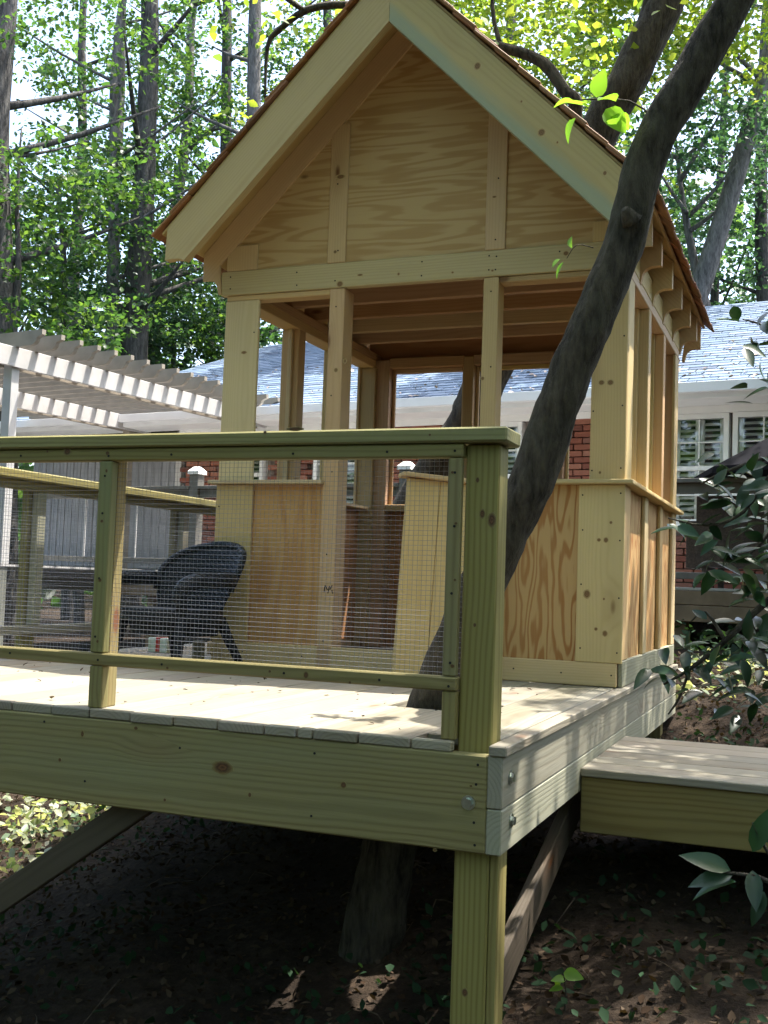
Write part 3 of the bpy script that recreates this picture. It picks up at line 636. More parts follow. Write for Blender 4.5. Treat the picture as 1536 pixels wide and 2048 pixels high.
ch.add('back_rim', tube([(math.sin(a)*(bw_(a)+.008), math.cos(a)*.86*(bw_(a)+.008), bh_(a)) for a in np.linspace(-1.115, 1.115, 23)], [.017]*23, M['chair'], 8, 2), CF)
seat = []; nseg = 22
ch.add('seat', prism([(.225*math.cos(k*2*math.pi/nseg)*(1.02), .205*math.sin(k*2*math.pi/nseg)-.02) for k in range(nseg)], .05, M['chair']), CF @ Matrix.Translation((0, 0, .215)))
ch.add('apron', shell(lambda a: (.13, .185, .205, .21), 30, -math.pi, math.pi*.999, .012), CF)
for s in (-1, 1):
    ch.add('armrest', tube([(s*.232, .085, .37), (s*.262, -.03, .365), (s*.262, -.14, .36), (s*.25, -.20, .335), (s*.235, -.205, .29), (s*.222, -.17, .23)], [.034, .034, .033, .033, .028, .022], M['chair'], 10, 3), CF)
    ch.add('leg', tube([(s*.17, -.13, .20), (s*.185, -.15, .10), (s*.20, -.17, .001)], [.026, .022, .016], M['chair'], 8, 2), CF)
    ch.add('leg', tube([(s*.15, .12, .20), (s*.175, .16, .10), (s*.205, .205, .001)], [.026, .022, .016], M['chair'], 8, 2), CF)

# small things on the deck behind the chair
t = T('toy_carton', 'pale green carton with a red band on the deck behind the chair', 'carton', (-2.30, 2.06, 0))
t.blk('carton', (-2.355, -2.245), (2.02, 2.10), (.001, .072), M['toywhite']); t.blk('band', (-2.312, -2.285), (2.0185, 2.1015), (.003, .0745), M['toyred'])
t = T('cardboard_box', 'small brown box with a yellow end standing between the chair legs', 'box', (-1.98, 2.2, 0))
t.blk('box_body', (-2.10, -1.975), (2.15, 2.25), (.001, .062), M['box']); t.blk('box_end', (-1.974, -1.95), (2.15, 2.25), (.001, .066), M['toyyel'])
t = T('wood_offcut', 'short white board offcut standing upright at the foot of the playhouse', 'offcut', (-1.90, 1.70, 0))
t.blk('offcut', (-1.918, -1.874), (1.715, 1.755), (.001, .09), M['deck'], 'z')

# ------------------------------------------------------------------ the tree through the deck and the tree behind the playhouse
t1 = T('deck_tree', 'dark leaning tree trunk growing up through the deck in front of the playhouse', 'tree', (-.64, .75, -.75))
tp = [(-.68, .80, -1.05), (-.60, .78, -.60), (-.53, .76, -.25), (-.435, .75, .02), (-.315, .75, .32), (-.150, .75, .675), (-.028, .75, 1.03), (.130, .75, 1.43), (.212, .75, 1.735), (.445, .76, 2.17), (.72, .8, 2.75), (1.1, .9, 3.6), (1.5, 1.1, 4.7), (1.8, 1.3, 6.0)]
trd = [.125, .09, .078, .073, .070, .068, .067, .061, .060, .056, .052, .05, .04, .025]
t1.add('trunk', tube(tp, trd, M['bark'], 30, 12, .09, 3))
t1.add('knot_collar', multitube([([(.165, .70, 1.50), (.150, .668, 1.53)], [.034, .012])], M['bark'], 10, 3))
t1.branches([([(.44, .76, 2.15), (.50, .72, 2.23), (.53, .68, 2.40)], [.022, .016, .01]), ([(1.0, .88, 3.4), (1.6, .5, 4.2), (2.2, .1, 5.0)], [.035, .025, .012]), ([(1.4, 1.0, 4.4), (1.9, 1.8, 5.2), (2.3, 2.6, 6.0)], [.03, .022, .012])], M['bark'])
def crown_pts(spec, n): return clumps([c for c, r in spec], [r for c, r in spec], n)
def leafspray(th, name, pts, sz, mat, part=None, scatter=.5):
    """single leaves (each an object) at given places"""
    for i, p in enumerate(pts):
        d = Vector((random.gauss(0, 1), random.gauss(0, .6)-.2, random.gauss(-.25, .5))).normalized(); s = random.uniform(.75, 1.2)*sz
        up = Vector((random.gauss(0, .5), random.gauss(-.35, .5), 1)); th.add('leaf', random.choice(LEAF[mat]), frame(p, d, up.cross(d)) @ Matrix.Scale(s, 4), part=part)
LEAF = {}
def leafobj(mat, wd, curl, fold, tipw=1.0):
    n = 6; V = []; Fc = []
    for i in range(n+1):
        t = i/n; h = wd*.5*math.sin(math.pi*t**.85)**.8*(1-.25*t) if 0 < i < n else .0
        z = -curl*t*t; V += [(t, -h, z+fold*h), (t, 0, z), (t, h, z+fold*h)]
    for i in range(n):
        a = i*3; Fc += [(a, a+1, a+4, a+3), (a+1, a+2, a+5, a+4)]
    me = mesh('leaf_blade', V, Fc, M[mat], True); return me
for mt, wd in (('leafcam', .46), ('leafbright', .7), ('yelleaf', .62)):
    LEAF[mt] = [leafobj(mt, wd*random.uniform(.88, 1.12), random.uniform(.05, .3), random.uniform(.15, .5)) for _ in range(4)]
sprigs = [(.0-.02, .70, 1.90), (.03, .69, 1.87), (.05, .70, 1.90), (-.01, .69, 1.84), (.08, .70, 1.86), (.10, .69, 1.83), (.11, .70, 1.88), (.115, .69, 1.80)]
t1.branches([([(.25, .74, 1.80), (.15, .71, 1.88), (.0, .70, 1.90)], [.004, .003, .002]), ([(.05, .71, 1.33+.1), (.0, .70, 1.44), (-.03, .70, 1.40)], [.002, .0015, .001])], M['bark'], 5, name='twig')
leafspray(t1, 'leaf', sprigs, .085, 'leafbright')
leafspray(t1, 'leaf', [(-.015, .70, 1.47), (-.05, .70, 1.40), (-.04, .70, 1.39)], .05, 'leafbright')

t2 = T('back_tree', 'dark tree trunk leaning right behind the playhouse, seen through its rear window', 'tree', (-2.5, 4.6, -.3))
t2.add('trunk', tube([(-2.75, 4.6, -.7), (-2.45, 4.6, -.15), (-2.12, 4.6, .55), (-1.79, 4.6, 1.157), (-1.565, 4.6, 1.485), (-1.43, 4.6, 1.80), (-1.06, 4.6, 2.65), (-.695, 4.6, 3.46), (-.49, 4.6, 3.83), (-.276, 4.62, 4.30), (.05, 4.7, 5.1), (.5, 4.8, 6.3), (1.0, 5, 7.8), (1.3, 5.1, 9.2)],
    [.24, .18, .155, .145, .14, .145, .14, .135, .13, .125, .115, .10, .075, .04], M['bark'], 18, 7, .07, 5))
t2.branches([([(-.80, 4.5, 3.22), (-.80, 4.35, 3.45), (-.80, 4.3, 3.56), (-.87, 4.3, 3.64), (-1.03, 4.3, 3.86), (-1.31, 4.3, 4.0), (-1.7, 4.2, 4.12)], [.05, .045, .05, .042, .04, .035, .03]),
    ([(-1.7, 4.2, 4.12), (-2.0, 4.1, 4.22), (-2.3, 4.0, 4.30), (-2.62, 4.0, 4.32), (-2.83, 4.0, 4.21), (-2.92, 4.0, 4.10), (-2.92, 4.0, 3.70)], [.03, .03, .028, .026, .022, .016, .006]),
    ([(-2.62, 4.0, 4.30), (-3.0, 3.9, 4.6), (-3.4, 3.9, 5.1)], [.02, .015, .006]), ([(-1.31, 4.3, 4.0), (-1.38, 4.3, 4.3), (-1.36, 4.3, 4.8)], [.018, .014, .008]),
    ([(-.49, 4.6, 3.83), (-.35, 4.5, 4.6), (-.5, 4.4, 5.4)], [.03, .02, .01]), ([(.4, 4.8, 6), (-.8, 4.9, 7), (-1.8, 5.0, 7.6)], [.06, .04, .02]), ([(.3, 4.8, 5.8), (1.6, 4.5, 6.8), (2.6, 4.2, 7.3)], [.06, .04, .02])], M['bark'])
low = [(np.array([random.uniform(-3.5, -.2), random.uniform(3.7, 5.6), random.uniform(3.75, 4.9)]), random.uniform(.16, .34)) for _ in range(38)]
t2.add('foliage', leafmass(q := crown_pts(low, 240), rng.uniform(.055, .10, len(q)), M['leafyel']))

def shadow(c, z=0): k = (c[2]-z)/SUN.z; return c[0]-SUN.x*k, c[1]-SUN.y*k
SUNNY = [(-2.7, -.33, -.4, 1.25), (-9.5, -5.3, 4.6, 11), (-.6, 5, 8.5, 15), (-5.0, -2.7, 1.2, 4.4)]
def open_sun(c):
    x, y = shadow(c, -.72)
    if -.42 < x < .62 and -.25 < y < .95: return False
    for z in (0, 2.5):
        x, y = shadow(c, z)
        if -.15 < x < .12 and 1.7 < y < 3.5 and random.random() < .75: return False
        if any(a-.5 < x < b+.5 and e-.5 < y < f+.5 for a, b, e, f in SUNNY): return False
    return True
# overhead crowns: they hang above the picture and break up the sun
def overhead(th, n, box, rad, per, size, mat, keep=None):
    cs = []
    for _ in range(n):
        for _ in range(20):
            c = np.array([random.uniform(*box[0]), random.uniform(*box[1]), random.uniform(*box[2])])
            if keep is None or keep(c): cs.append((c, random.uniform(*rad))); break
    pts = crown_pts(cs, per); th.add('crown', leafmass(pts, rng.uniform(size*.7, size*1.3, len(pts)), M[mat]))
def keep1(c):
    x, y = shadow(c); return open_sun(c) and (x > .16 or (x > -.15 and random.random() < .3))
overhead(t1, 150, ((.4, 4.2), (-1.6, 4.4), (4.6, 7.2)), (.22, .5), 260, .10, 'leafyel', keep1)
step_shade = []  # leaf clumps out of view, added towards the sun to shade the step
for _ in range(70):
    k = random.uniform(3.6, 5.6); step_shade.append((np.array([random.uniform(.05, 1.5), random.uniform(.6, 2.6), 0])+np.array(SUN)*k, random.uniform(.16, .34)))
q = crown_pts(step_shade, 620); t1.add('crown', leafmass(q, rng.uniform(.06, .11, len(q)), M['leafyel']))
def keep2(c):
    x, y = shadow(c, .6); return open_sun(c) and (x > .16 or y > 3.4) and not (x < -2.8)
overhead(t2, 90, ((-1.6, 5.2), (3.2, 8.2), (6.8, 9.6)), (.35, .7), 110, .12, 'leafmid', keep2)

# ------------------------------------------------------------------ the house behind (own frame: x along its wall, y into it)
P0 = (-3.53142544, 10.13603669, 0)
FH = Matrix.Translation(P0) @ Matrix.Rotation(math.radians(-7.2325), 4, 'Z')
hs = T('brick_house', 'one storey red brick house with white trim and blue-grey shingle roof', 'house', (0, 0, .3), FH)
EA, RG = 2.575, 4.57; x0h, x1h = -7.3, 6.5
hs.join('wall', [((-4.25, x1h), (.10, .2), (.1, 2.5)), ((x1h-.2, x1h), (.2, 5.8), (.1, 2.5)), ((-7.2, -4.25), (.13, .2), (.1, 2.9)), ((-7.2, -7.0), (.2, 5.8), (.1, 2.5)), ((-7.2, x1h), (5.8, 5.9), (.1, 2.5))], M['mortar'])
slope = (RG-EA)/4.5
rv = [(x0h, -.5, EA), (x1h+.4, -.5, EA), (x1h+.4, 4, RG), (-5.5, 4, RG), (x0h, 6.3, EA), (x1h+.4, 6.3, EA)]
rv2 = [(a, b, c-.06) for a, b, c in rv]
roof = hs.add('roof', fixn(mesh('roof_mesh', rv+rv2, [(0, 1, 2, 3), (3, 2, 5, 4), (0, 3, 4), (6, 7, 8, 9), (9, 8, 11, 10), (6, 9, 10), (0, 1, 7, 6), (1, 2, 8, 7), (2, 5, 11, 8), (5, 4, 10, 11), (4, 0, 6, 10)], M['shingle'])))
tabs = []; su = Vector((0, 1, slope)).normalized(); sn = Vector((0, -slope, 1)).normalized(); nrow = 36; Ls = math.hypot(4.5, RG-EA)
for k in range(nrow):
    d = k*Ls/nrow; xl = x0h+(d/Ls)*1.8; x = xl-(.16 if k % 2 else 0)
    while x < x1h+.4:
        wd = .315; a, b = max(x, xl), min(x+wd, x1h+.4)
        if b-a > .05:
            c = Vector(((a+b)/2, -.5, EA))+su*(d+.075+random.uniform(-.006, .006))+sn*(.010+.004*random.random()); tabs.append((frame(c, (1, 0, 0), su-sn*.05), (b-a-.012, .165, .008)))
        x += wd
def vis(t): p = FH @ t[0].translation; q = p-cam.matrix_world.translation; u = q.dot(R_)/q.dot(F_); v = q.dot(U_)/q.dot(F_); return ((-.17 < u < .16) and .13 < v, random.random())
tabs.sort(key=vis, reverse=True)
for Fm, d in tabs[:300]: hs.add('shingle', cbox(*[round(q, 3) for q in d], M['shingle'], .001), Fm, part=roof)
hs.add('shingle_field', joined(tabs[300:], M['shingle'], .001), I4, part=roof, kind='stuff')
cl = rng.random((420, 3)); pts = [tuple(Vector((-6+11*a, -.5, EA))+su*(b*Ls*(.2+.8*c))+sn*.03) for a, b, c in cl]
hs.add('fallen_leaves', leafmass(pts, rng.uniform(.03, .085, 420), M['paleleaf'], .2), I4, part=roof, kind='stuff')
hs.join('fascia', [((x0h, x1h+.4), (-.53, -.502), (2.43, 2.60))], M['gutter'])
hs.join('gutter', [((x0h, x1h+.4), (-.63, -.532), (2.48, 2.585))], M['gutter'])
hs.join('soffit', [((x0h, x1h+.4), (-.5, -.02), (2.425, 2.445))], M['white'])
hs.join('frieze', [((-4.2, x1h), (-.045, -.0), (2.345, 2.424))], M['white'])
# windows
WIN = [(-1.95, -1.22, 1.0, 2.22), (.30, .97, 1.05, 2.343), (1.92, 2.28, 1.25, 2.2), (2.72, 3.36, 1.15, 2.343), (3.40, 4.30, 1.15, 2.343), (4.34, 5.1, 1.15, 2.343), (-3.35, -2.75, 1.3, 2.25)]
def window(x0, x1, z0, z1):
    c = .055; y0, y1 = -.03, .095
    f = hs.join('window', [((x0, x0+c), (y0, y1), (z0, z1)), ((x1-c, x1), (y0, y1), (z0, z1)), ((x0+c, x1-c), (y0, y1), (z1-c, z1)), ((x0-.03, x1+.03), (y0-.03, y1), (z0-.05, z0+c*.6)), ((x0+c, x1-c), (y0+.02, y1), ((z0+z1)/2-.025, (z0+z1)/2+.025))], M['white'])
    hs.join('dark_room_sheet', [((x0+c, x1-c), (.088, .096), (z0+.03, z1-c))], M['dark'], part=f)  # near-black sheet in place of the unlit room behind the louvres
    for a, b in ((z0+.034, (z0+z1)/2-.026), ((z0+z1)/2+.026, z1-c-.001)):
        hs.join('pane', [((x0+c+.001, x1-c-.001), (.010, .014), (a, b))], M['glass'], part=f)
        nm = max(1, int((x1-x0)/.24))
        for i in range(1, nm): hs.join('muntin', [((x0+c+(x1-x0-2*c)*i/nm-.008, x0+c+(x1-x0-2*c)*i/nm+.008), (-.004, .009), (a+.0175*0+.001, b-.001))], M['white'], part=f)
        mz = (a+b)/2; hs.join('muntin', [((x0+c+.002, x1-c-.002), (-.006, .008), (mz-.008, mz+.008))], M['white'], part=f)
    npan = 2 if x1-x0 > .55 else 1; pw = (x1-x0-2*c)/npan
    for i in range(npan):
        a = x0+c+i*pw
        hs.join('shutter', [((a+.004, a+.05), (.035, .06), (z0+.04, z1-c-.004)), ((a+pw-.05, a+pw-.004), (.035, .06), (z0+.04, z1-c-.004))], M['white'], part=f)
        zz = z0+.09
        lm = cbox(round(pw-.105, 3), .055, .008, M['white'], .001)
        while zz < z1-c-.05:
            hs.add('louvre', lm, Matrix.Translation((a+pw/2, .048, zz)) @ Matrix.Rotation(math.radians(32), 4, 'X'), part=f); zz += .062
for q in WIN: window(*q)
# bricks
def inwin(x, z, m=.0): return any(a-m < x < b+m and c-.05-m < z < d+m for a, b, c, d in WIN)
br = []
for r in range(30):
    z = .20+r*.0745; x = -4.2+(.1075 if r % 2 else 0)
    while x < x1h-.1:
        if z < 2.34 and not inwin(x+.1, z+.03, .1): br.append(((x+.005, x+.205), (random.uniform(-.003, .003), .102), (z, z+.0625)))
        x += .215
def bvis(b):
    q = FH @ Vector((b[0][0]+.1, 0, b[2][0]+.03))-cam.matrix_world.translation; px = 768+2187*q.dot(R_)/q.dot(F_); py = 1024-2187*q.dot(U_)/q.dot(F_)
    for i, (a, b_, c, d) in enumerate(((1030, 825, 1175, 965), (785, 828, 920, 945), (1355, 1040, 1450, 1165), (505, 830, 650, 945), (690, 920, 790, 1010), (420, 900, 450, 960))):
        if a < px < c and b_ < py < d: return 10-i
    return -abs(px-900)/1000
br.sort(key=bvis, reverse=True)
for x, y, z in br[:300]: hs.add('brick', cbox(.2, .1, .0625, M['brick'], .004), Matrix.Translation(((x[0]+x[1])/2, y[0]+.05, (z[0]+z[1])/2)))
hs.join('brickwork', br[300:], M['brick'], kind='stuff')
# grey board siding on the left part
x = -7.15
while x < -4.3:
    hs.blk('siding_board', (x, x+.135), (.07+random.uniform(-.002, .002), .129), (.45, 2.42), M['siding'], 'z', .01); x += .142
hs.join('corner_trim', [((-4.30, -4.20), (.03, .129), (.45, 2.42))], M['pale'])

# ------------------------------------------------------------------ rear deck with its railing
rd = T('rear_deck', 'long taupe rear deck along the house with board skirt below', 'deck', (0, -1.2, 0), FH)
for i in range(17): rd.blk('floor_board', (-2.98, 6.2), (-2.46+i*.146, -2.46+i*.146+.140), (.405, .43), M['pale'], 'x')
for i in range(12): rd.blk('floor_board', (-7.2, -2.99), (-4.25+i*.36, -4.25+i*.36+.354), (.405, .43), M['pale'], 'x')
for i, z in enumerate((.28, .135)): rd.blk('skirt_board', (-2.97, 6.2), (-2.50, -2.462), (z, z+.122 if i == 0 else z+.14), M['brown'], 'x')
for i in range(5): rd.blk('skirt_board', (-7.2, -2.99), (-4.29, -4.255), (.26-i*.145, .26-i*.145+.138), M['skirt'], 'x')
for x in (-7.0, -5.5, -4, -3.1): rd.blk('deck_post', (x, x+.1), (-4.2, -4.1), (-.9, .404), M['skirt'], 'z')
for x in (-2.6, -.5, 1.6, 3.4, 5.2): rd.blk('deck_post', (x, x+.1), (-2.4, -2.3), (-.7, .404), M['brown'], 'z')
rr = T('rear_railing', 'dark painted railing with pale pyramid post caps along the rear deck', 'railing', (0, -2.5, .43), FH)
for x0, x1 in ((-4.3, -1.94), (-1.82, .69), (.81, 3.04), (3.16, 6.2)):
    rr.blk('top_rail', (x0, x1), (-2.57, -2.43), (1.335, 1.372), M['railp'], 'x'); rr.blk('rail', (x0, x1), (-2.52, -2.48), (1.245, 1.334), M['railp'], 'x')
    rr.blk('bottom_rail', (x0, x1), (-2.52, -2.48), (.50, .56), M['railp'], 'x')
    for j in range(1, 3): rr.blk('baluster', (x0+(x1-x0)*j/3-.01, x0+(x1-x0)*j/3+.01), (-2.51, -2.49), (.561, 1.244), M['pale'], 'z')
for x in (-1.88, .75, 3.10):
    pt = rr.blk('railing_post', (x-.058, x+.058), (-2.558, -2.442), (.10, 1.50), M['railp'], 'z')
    V = [(-.075, -.075, 0), (.075, -.075, 0), (.075, .075, 0), (-.075, .075, 0), (-.075, -.075, .035), (.075, -.075, .035), (.075, .075, .035), (-.075, .075, .035), (-.03, -.03, .085), (.03, -.03, .085), (.03, .03, .085), (-.03, .03, .085)]
    rr.add('post_cap', fixn(mesh('cap_mesh', V, [(3, 2, 1, 0), (0, 1, 5, 4), (1, 2, 6, 5), (2, 3, 7, 6), (3, 0, 4, 7), (4, 5, 9, 8), (5, 6, 10, 9), (6, 7, 11, 10), (7, 4, 8, 11), (8, 9, 10, 11)], M['white'])), Matrix.Translation((x, -2.5, 1.502)), part=pt)
# ------------------------------------------------------------------ pergola
pg = T('pergola', 'pergola with shade-darkened scroll ended rafters and sunlit side beam beyond the deck railing', 'pergola', (-4, -2.4, .43), FH)
bz0, bz1 = 2.40, 2.60
def beamprof(L): return [(0, 0), (L, 0), (L, .2), (0, .2)]
for X in (-2.74, -4.85):
    pg.blk('beam', (X, X+.04), (-4.72, .06), (bz0, bz1), M['pale'], 'y'); pg.blk('beam', (X-.16, X-.12), (-4.72, .06), (bz0, bz1), M['tan'], 'y')
    for y in (-4.42, -.35): pg.blk('post', (X-.118, X-.002), (y, y+.10), (.431, 2.56), M['pale'] if X > -3 else M['tan'], 'z')
rt = [(-6.6, 0), (-2.50, 0), (-2.455, .012), (-2.425, .04), (-2.415, .075), (-2.37, .09), (-2.345, .10), (-2.345, .15), (-6.6, .15)]
for i in range(18):
    pg.add('rafter', prism([(a+4, b) for a, b in rt],   .050, M['tan']), frame((-4, -4.40+i*.256, bz1+.002), (1, 0, 0), (0, 0, 1)))
for i in range(9): pg.blk('shade_slat', (-6.3+i*.42, -6.3+i*.42+.035), (-4.6, .05), (2.754, 2.79), M['tan'], 'y') if False else None
# ------------------------------------------------------------------ umbrella and sofa on the rear deck
um = T('patio_umbrella', 'tilted black patio umbrella canopy showing over the rear railing', 'umbrella', (4.85, -1.7, .43), FH)
um.add('pole', tube([(4.85, -1.7, .432), (4.8, -1.7, 1.5), (4.75, -1.7, 2.13)], [.02, .02, .018], M['black'], 8, 2))
V = [(4.75, -1.7, 2.16)]; n = 8
for ring, (r, z) in enumerate(((.7, 1.82), (1.38, 1.46), (1.40, 1.40))):
    for k in range(n): V.append((4.75+r*math.cos(k*2*math.pi/n), -1.7+r*math.sin(k*2*math.pi/n), z))
Fc = [(0, 1+k, 1+(k+1) % n) for k in range(n)]+[(1+q*n+k, 1+q*n+n+k, 1+q*n+n+(k+1) % n, 1+q*n+(k+1) % n) for q in (0, 1) for k in range(n)]
um.add('canopy', mesh('canopy_mesh', V, Fc, M['black']))
for k in range(n): a = k*2*math.pi/n; um.add('rib', tube([(4.75, -1.7, 2.10), (4.75+.7*math.cos(a), -1.7+.7*math.sin(a), 1.79), (4.75+1.36*math.cos(a), -1.7+1.36*math.sin(a), 1.45)], [.008]*3, M['black'], 5, 1))
sf = T('patio_sofa', 'brown woven patio sofa standing behind the rear railing', 'sofa', (4.1, -1.95, .43), FH)
sf.blk('backrest', (3.55, 4.75), (-2.30, -2.16), (.62, 1.24), M['wicker']); sf.blk('seat', (3.56, 4.74), (-2.155, -1.55), (.62, .86), M['wicker'])
for x in (3.46, 4.76): sf.blk('armrest', (x, x+.09), (-2.28, -1.5), (.60, 1.02), M['wicker'])
for x in (3.6, 4.64):
    for y in (-2.28, -1.62): sf.blk('leg', (x, x+.05), (y, y+.05), (.4305, .6195), M['wicker'], 'z')

# ------------------------------------------------------------------ shrub on the right and the spray below it
def px(u, v, y=.7, j=0):
    return (.25+(u-1310)*.00139*(1+(y-.7)*.3)+random.gauss(0, j), y+random.gauss(0, j*2), 1.17-(v-645)*.00147+random.gauss(0, j))
cs = T('glossy_shrub', 'dark glossy-leaved shrub drooping in from the right over the step platform', 'shrub', (1.2, 1.05, -.55))
cs.branches([([(1.2, 1.1, -.75), (1.08, 1.0, .0), (.92, .85, .55), (.80, .78, .75)], [.03, .024, .018, .012]),
    ([(.92, .85, .55), (.72, .75, .47), (.57, .72, .37), (.455, .70, .25), (.36, .70, .165), (.285, .70, .115)], [.015, .012, .011, .009, .006, .003]),
    ([(.455, .70, .25), (.40, .70, .33), (.36, .69, .30)], [.006, .004, .002]), ([(.36, .7, .17), (.33, .7, .08), (.30, .7, .03)], [.005, .004, .002]),
    ([(.80, .78, .75), (.60, .72, .78), (.46, .70, .74), (.38, .70, .70)], [.011, .008, .005, .003]), ([(.60, .72, .78), (.5, .7, .62), (.40, .7, .58), (.29, .7, .60)], [.007, .005, .004, .002]),
    ([(.80, .78, .75), (.66, .7, 1.05), (.56, .7, 1.15), (.49, .7, 1.18)], [.009, .006, .004, .002]), ([(.6, .7, .6), (.52, .68, .5), (.44, .66, .48)], [.006, .004, .002])], M['bark'], 6)
spots = [(1478, 650), (1500, 668), (1490, 690), (1520, 640), (1530, 690), (1515, 722), (1530, 770), (1500, 795), (1535, 655),
    (1400, 958), (1432, 935), (1445, 975), (1470, 992), (1500, 950), (1530, 930), (1460, 1020), (1500, 1040), (1345, 1046), (1372, 1040), (1392, 1050), (1330, 1050), (1430, 1075), (1480, 1085), (1530, 1090), (1450, 1108), (1520, 1150), (1420, 1090), (1440, 1130), (1500, 1120),
    (1345, 1275), (1372, 1305), (1330, 1325), (1400, 1330), (1340, 1350), (1318, 1335), (1455, 1335), (1490, 1360), (1522, 1330), (1480, 1400), (1512, 1390), (1430, 1300), (1460, 1285), (1500, 1300), (1400, 1370)]
pts = []
for u, v in spots:
    for _ in range(2): pts.append(px(u, v, random.uniform(.58, .82), .014))
for _ in range(100): pts.append(px(random.triangular(1400, 1700, 1520), random.uniform(905, 1190), random.uniform(.6, 1.05), .02))
for _ in range(75): pts.append(px(random.triangular(1380, 1720, 1520), random.uniform(1230, 1400), random.uniform(.6, 1.0), .02))
for _ in range(30): pts.append(px(random.triangular(1490, 1720, 1600), random.uniform(600, 830), random.uniform(.6, 1.0), .02))
leafspray(cs, 'leaf', pts, .078, 'leafcam')
ls = T('glossy_shrub', 'spray of large shiny leaves low at the right below the step platform', 'shrub', (.95, -.35, -.95))
ls.branches([([(1.0, -.3, -1.1), (.85, -.45, -.5), (.74, -.55, -.22), (.64, -.6, -.10), (.55, -.6, -.09)], [.012, .009, .007, .005, .002]), ([(.70, -.57, -.17), (.62, -.6, -.04), (.60, -.6, .0)], [.004, .003, .002])], M['bark'], 6)
def leafat(th, p, d, up, s, mt, k=0): th.add('leaf', LEAF[mt][k % 4], frame(p, Vector(d), Vector(up).cross(Vector(d))) @ Matrix.Scale(s, 4))
for i, (p, d, u, s) in enumerate([((.565, -.60, -.085), (-1, -.2, .35), (.2, -.75, .6), .085), ((.57, -.60, -.09), (-.9, -.3, -.25), (0, -.6, .7), .080), ((.575, -.61, -.10), (-.95, .1, -.35), (0, -.3, 1), .085), ((.60, -.60, -.05), (.3, -.2, .9), (-.5, -.8, 0), .09),
        ((.61, -.6, -.03), (.8, -.1, .6), (-.3, -.8, .5), .085), ((.60, -.6, -.08), (.1, -.5, -.6), (0, -.7, .6), .07), ((.63, -.6, -.10), (.7, -.3, -.4), (0, -.6, .8), .08), ((.65, -.6, -.08), (.9, 0, .2), (0, -.5, .8), .08), ((.62, -.61, -.11), (-.3, -.4, -.8), (0, -.8, .4), .06)]): leafat(ls, p, d, u, s, 'leafcam', i)

# ------------------------------------------------------------------ leaf litter, ivy and weeds
def scatter(n, fx, fy, lift, size, mat, name, flat=.2, cond=None):
    x = fx(n); y = fy(n)
    if cond is not None: k = cond(x, y); x, y = x[k], y[k]
    z = zg(x, y)+rng.random(len(x))*lift+.004
    setting(name, leafmass(np.stack([x, y, z], 1), rng.uniform(*size, len(x)), M[mat], flat), 'stuff')
U = lambda a, b: (lambda n: rng.uniform(a, b, n)); Nn = lambda m, s: (lambda n: rng.normal(m, s, n))
scatter(34000, U(-4.5, 2.2), U(-1.2, 6), .014, (.012, .04), 'litter', 'leaf_litter')
scatter(6500, U(-4.5, 1.2), U(-1.0, 3.5), .07, (.022, .05), 'ivy', 'ground_ivy', .3, lambda x, y: (np.sin(x*2.3+1)+np.sin(y*2.9)+.5*np.sin(5*x-3*y)+rng.normal(0, .4, len(x))) > .35-.7*(y < .6))
scatter(3600, Nn(-3.7, .7), Nn(2.9, .9), .20, (.03, .07), 'weed', 'ground_weeds', .5, lambda x, y: (x < -2.75) & (np.sin(5.1*x+2*y)+np.sin(6.3*y-3*x)+rng.normal(0, .5, len(x)) > -.3))
scatter(420, U(-.1, 1.2), U(3.6, 5.6), .10, (.04, .08), 'weed', 'ivy_patch', .4)
scatter(2500, U(-2, 4), U(4, 9), .25, (.04, .09), 'ivy', 'undergrowth', .5)
sp_ = T('seedling', 'small pale-leaved seedling in the sun patch beside the corner post', 'plant', (.10, .30, float(zg(.1, .3))))
zz = float(zg(.10, .30))
sp_.add('stem', multitube([([(.10, .30, zz-.02), (.105, .29, zz+.05), (.10, .28, zz+.10)], [.003, .002, .001])], M['bark'], 5))
leafspray(sp_, 'leaf', [(.10, .28, zz+.10), (.105, .29, zz+.08), (.10, .285, zz+.06), (.09, .29, zz+.085)], .045, 'leafbright')
for i, (x, y, lab) in enumerate(((-.80, -.05, 'yellow fallen leaf under the deck, nearer the middle'), (-.67, -.20, 'yellow fallen leaf under the deck, nearer the tree foot'))):
    single('fallen_leaf', LEAF['yelleaf'][i], lab, 'leaf', Matrix.Translation((x, y, float(zg(x, y))+.03)) @ Matrix.Rotation(1.2+i, 4, 'Z') @ Matrix.Scale(.055, 4), 'yellow leaves fallen under the deck')

tw = []
for _ in range(260):
    x, y, a, L = random.uniform(-3.5, 1.5), random.uniform(-1, 4.5), random.uniform(0, 6.28), random.uniform(.06, .35); z = float(zg(x, y))+.008; x2, y2 = x+L*math.cos(a), y+L*math.sin(a)
    tw.append(([(x, y, z), ((x+x2)/2+random.gauss(0, .02), (y+y2)/2+random.gauss(0, .02), z+.02), (x2, y2, float(zg(x2, y2))+.01)], [.003, .0025, .0012]))
setting('fallen_twigs', multitube(tw, M['barkwarm'], 4, 2), 'stuff')
dbx = rng.uniform(-2.3, -.15, 90); dby = rng.uniform(.1, 1.7, 90)
dk.add('leaf_debris', leafmass(np.stack([dbx, dby, np.full(90, .002)], 1), rng.uniform(.008, .03, 90), M['litter'], .08), I4, kind='stuff')
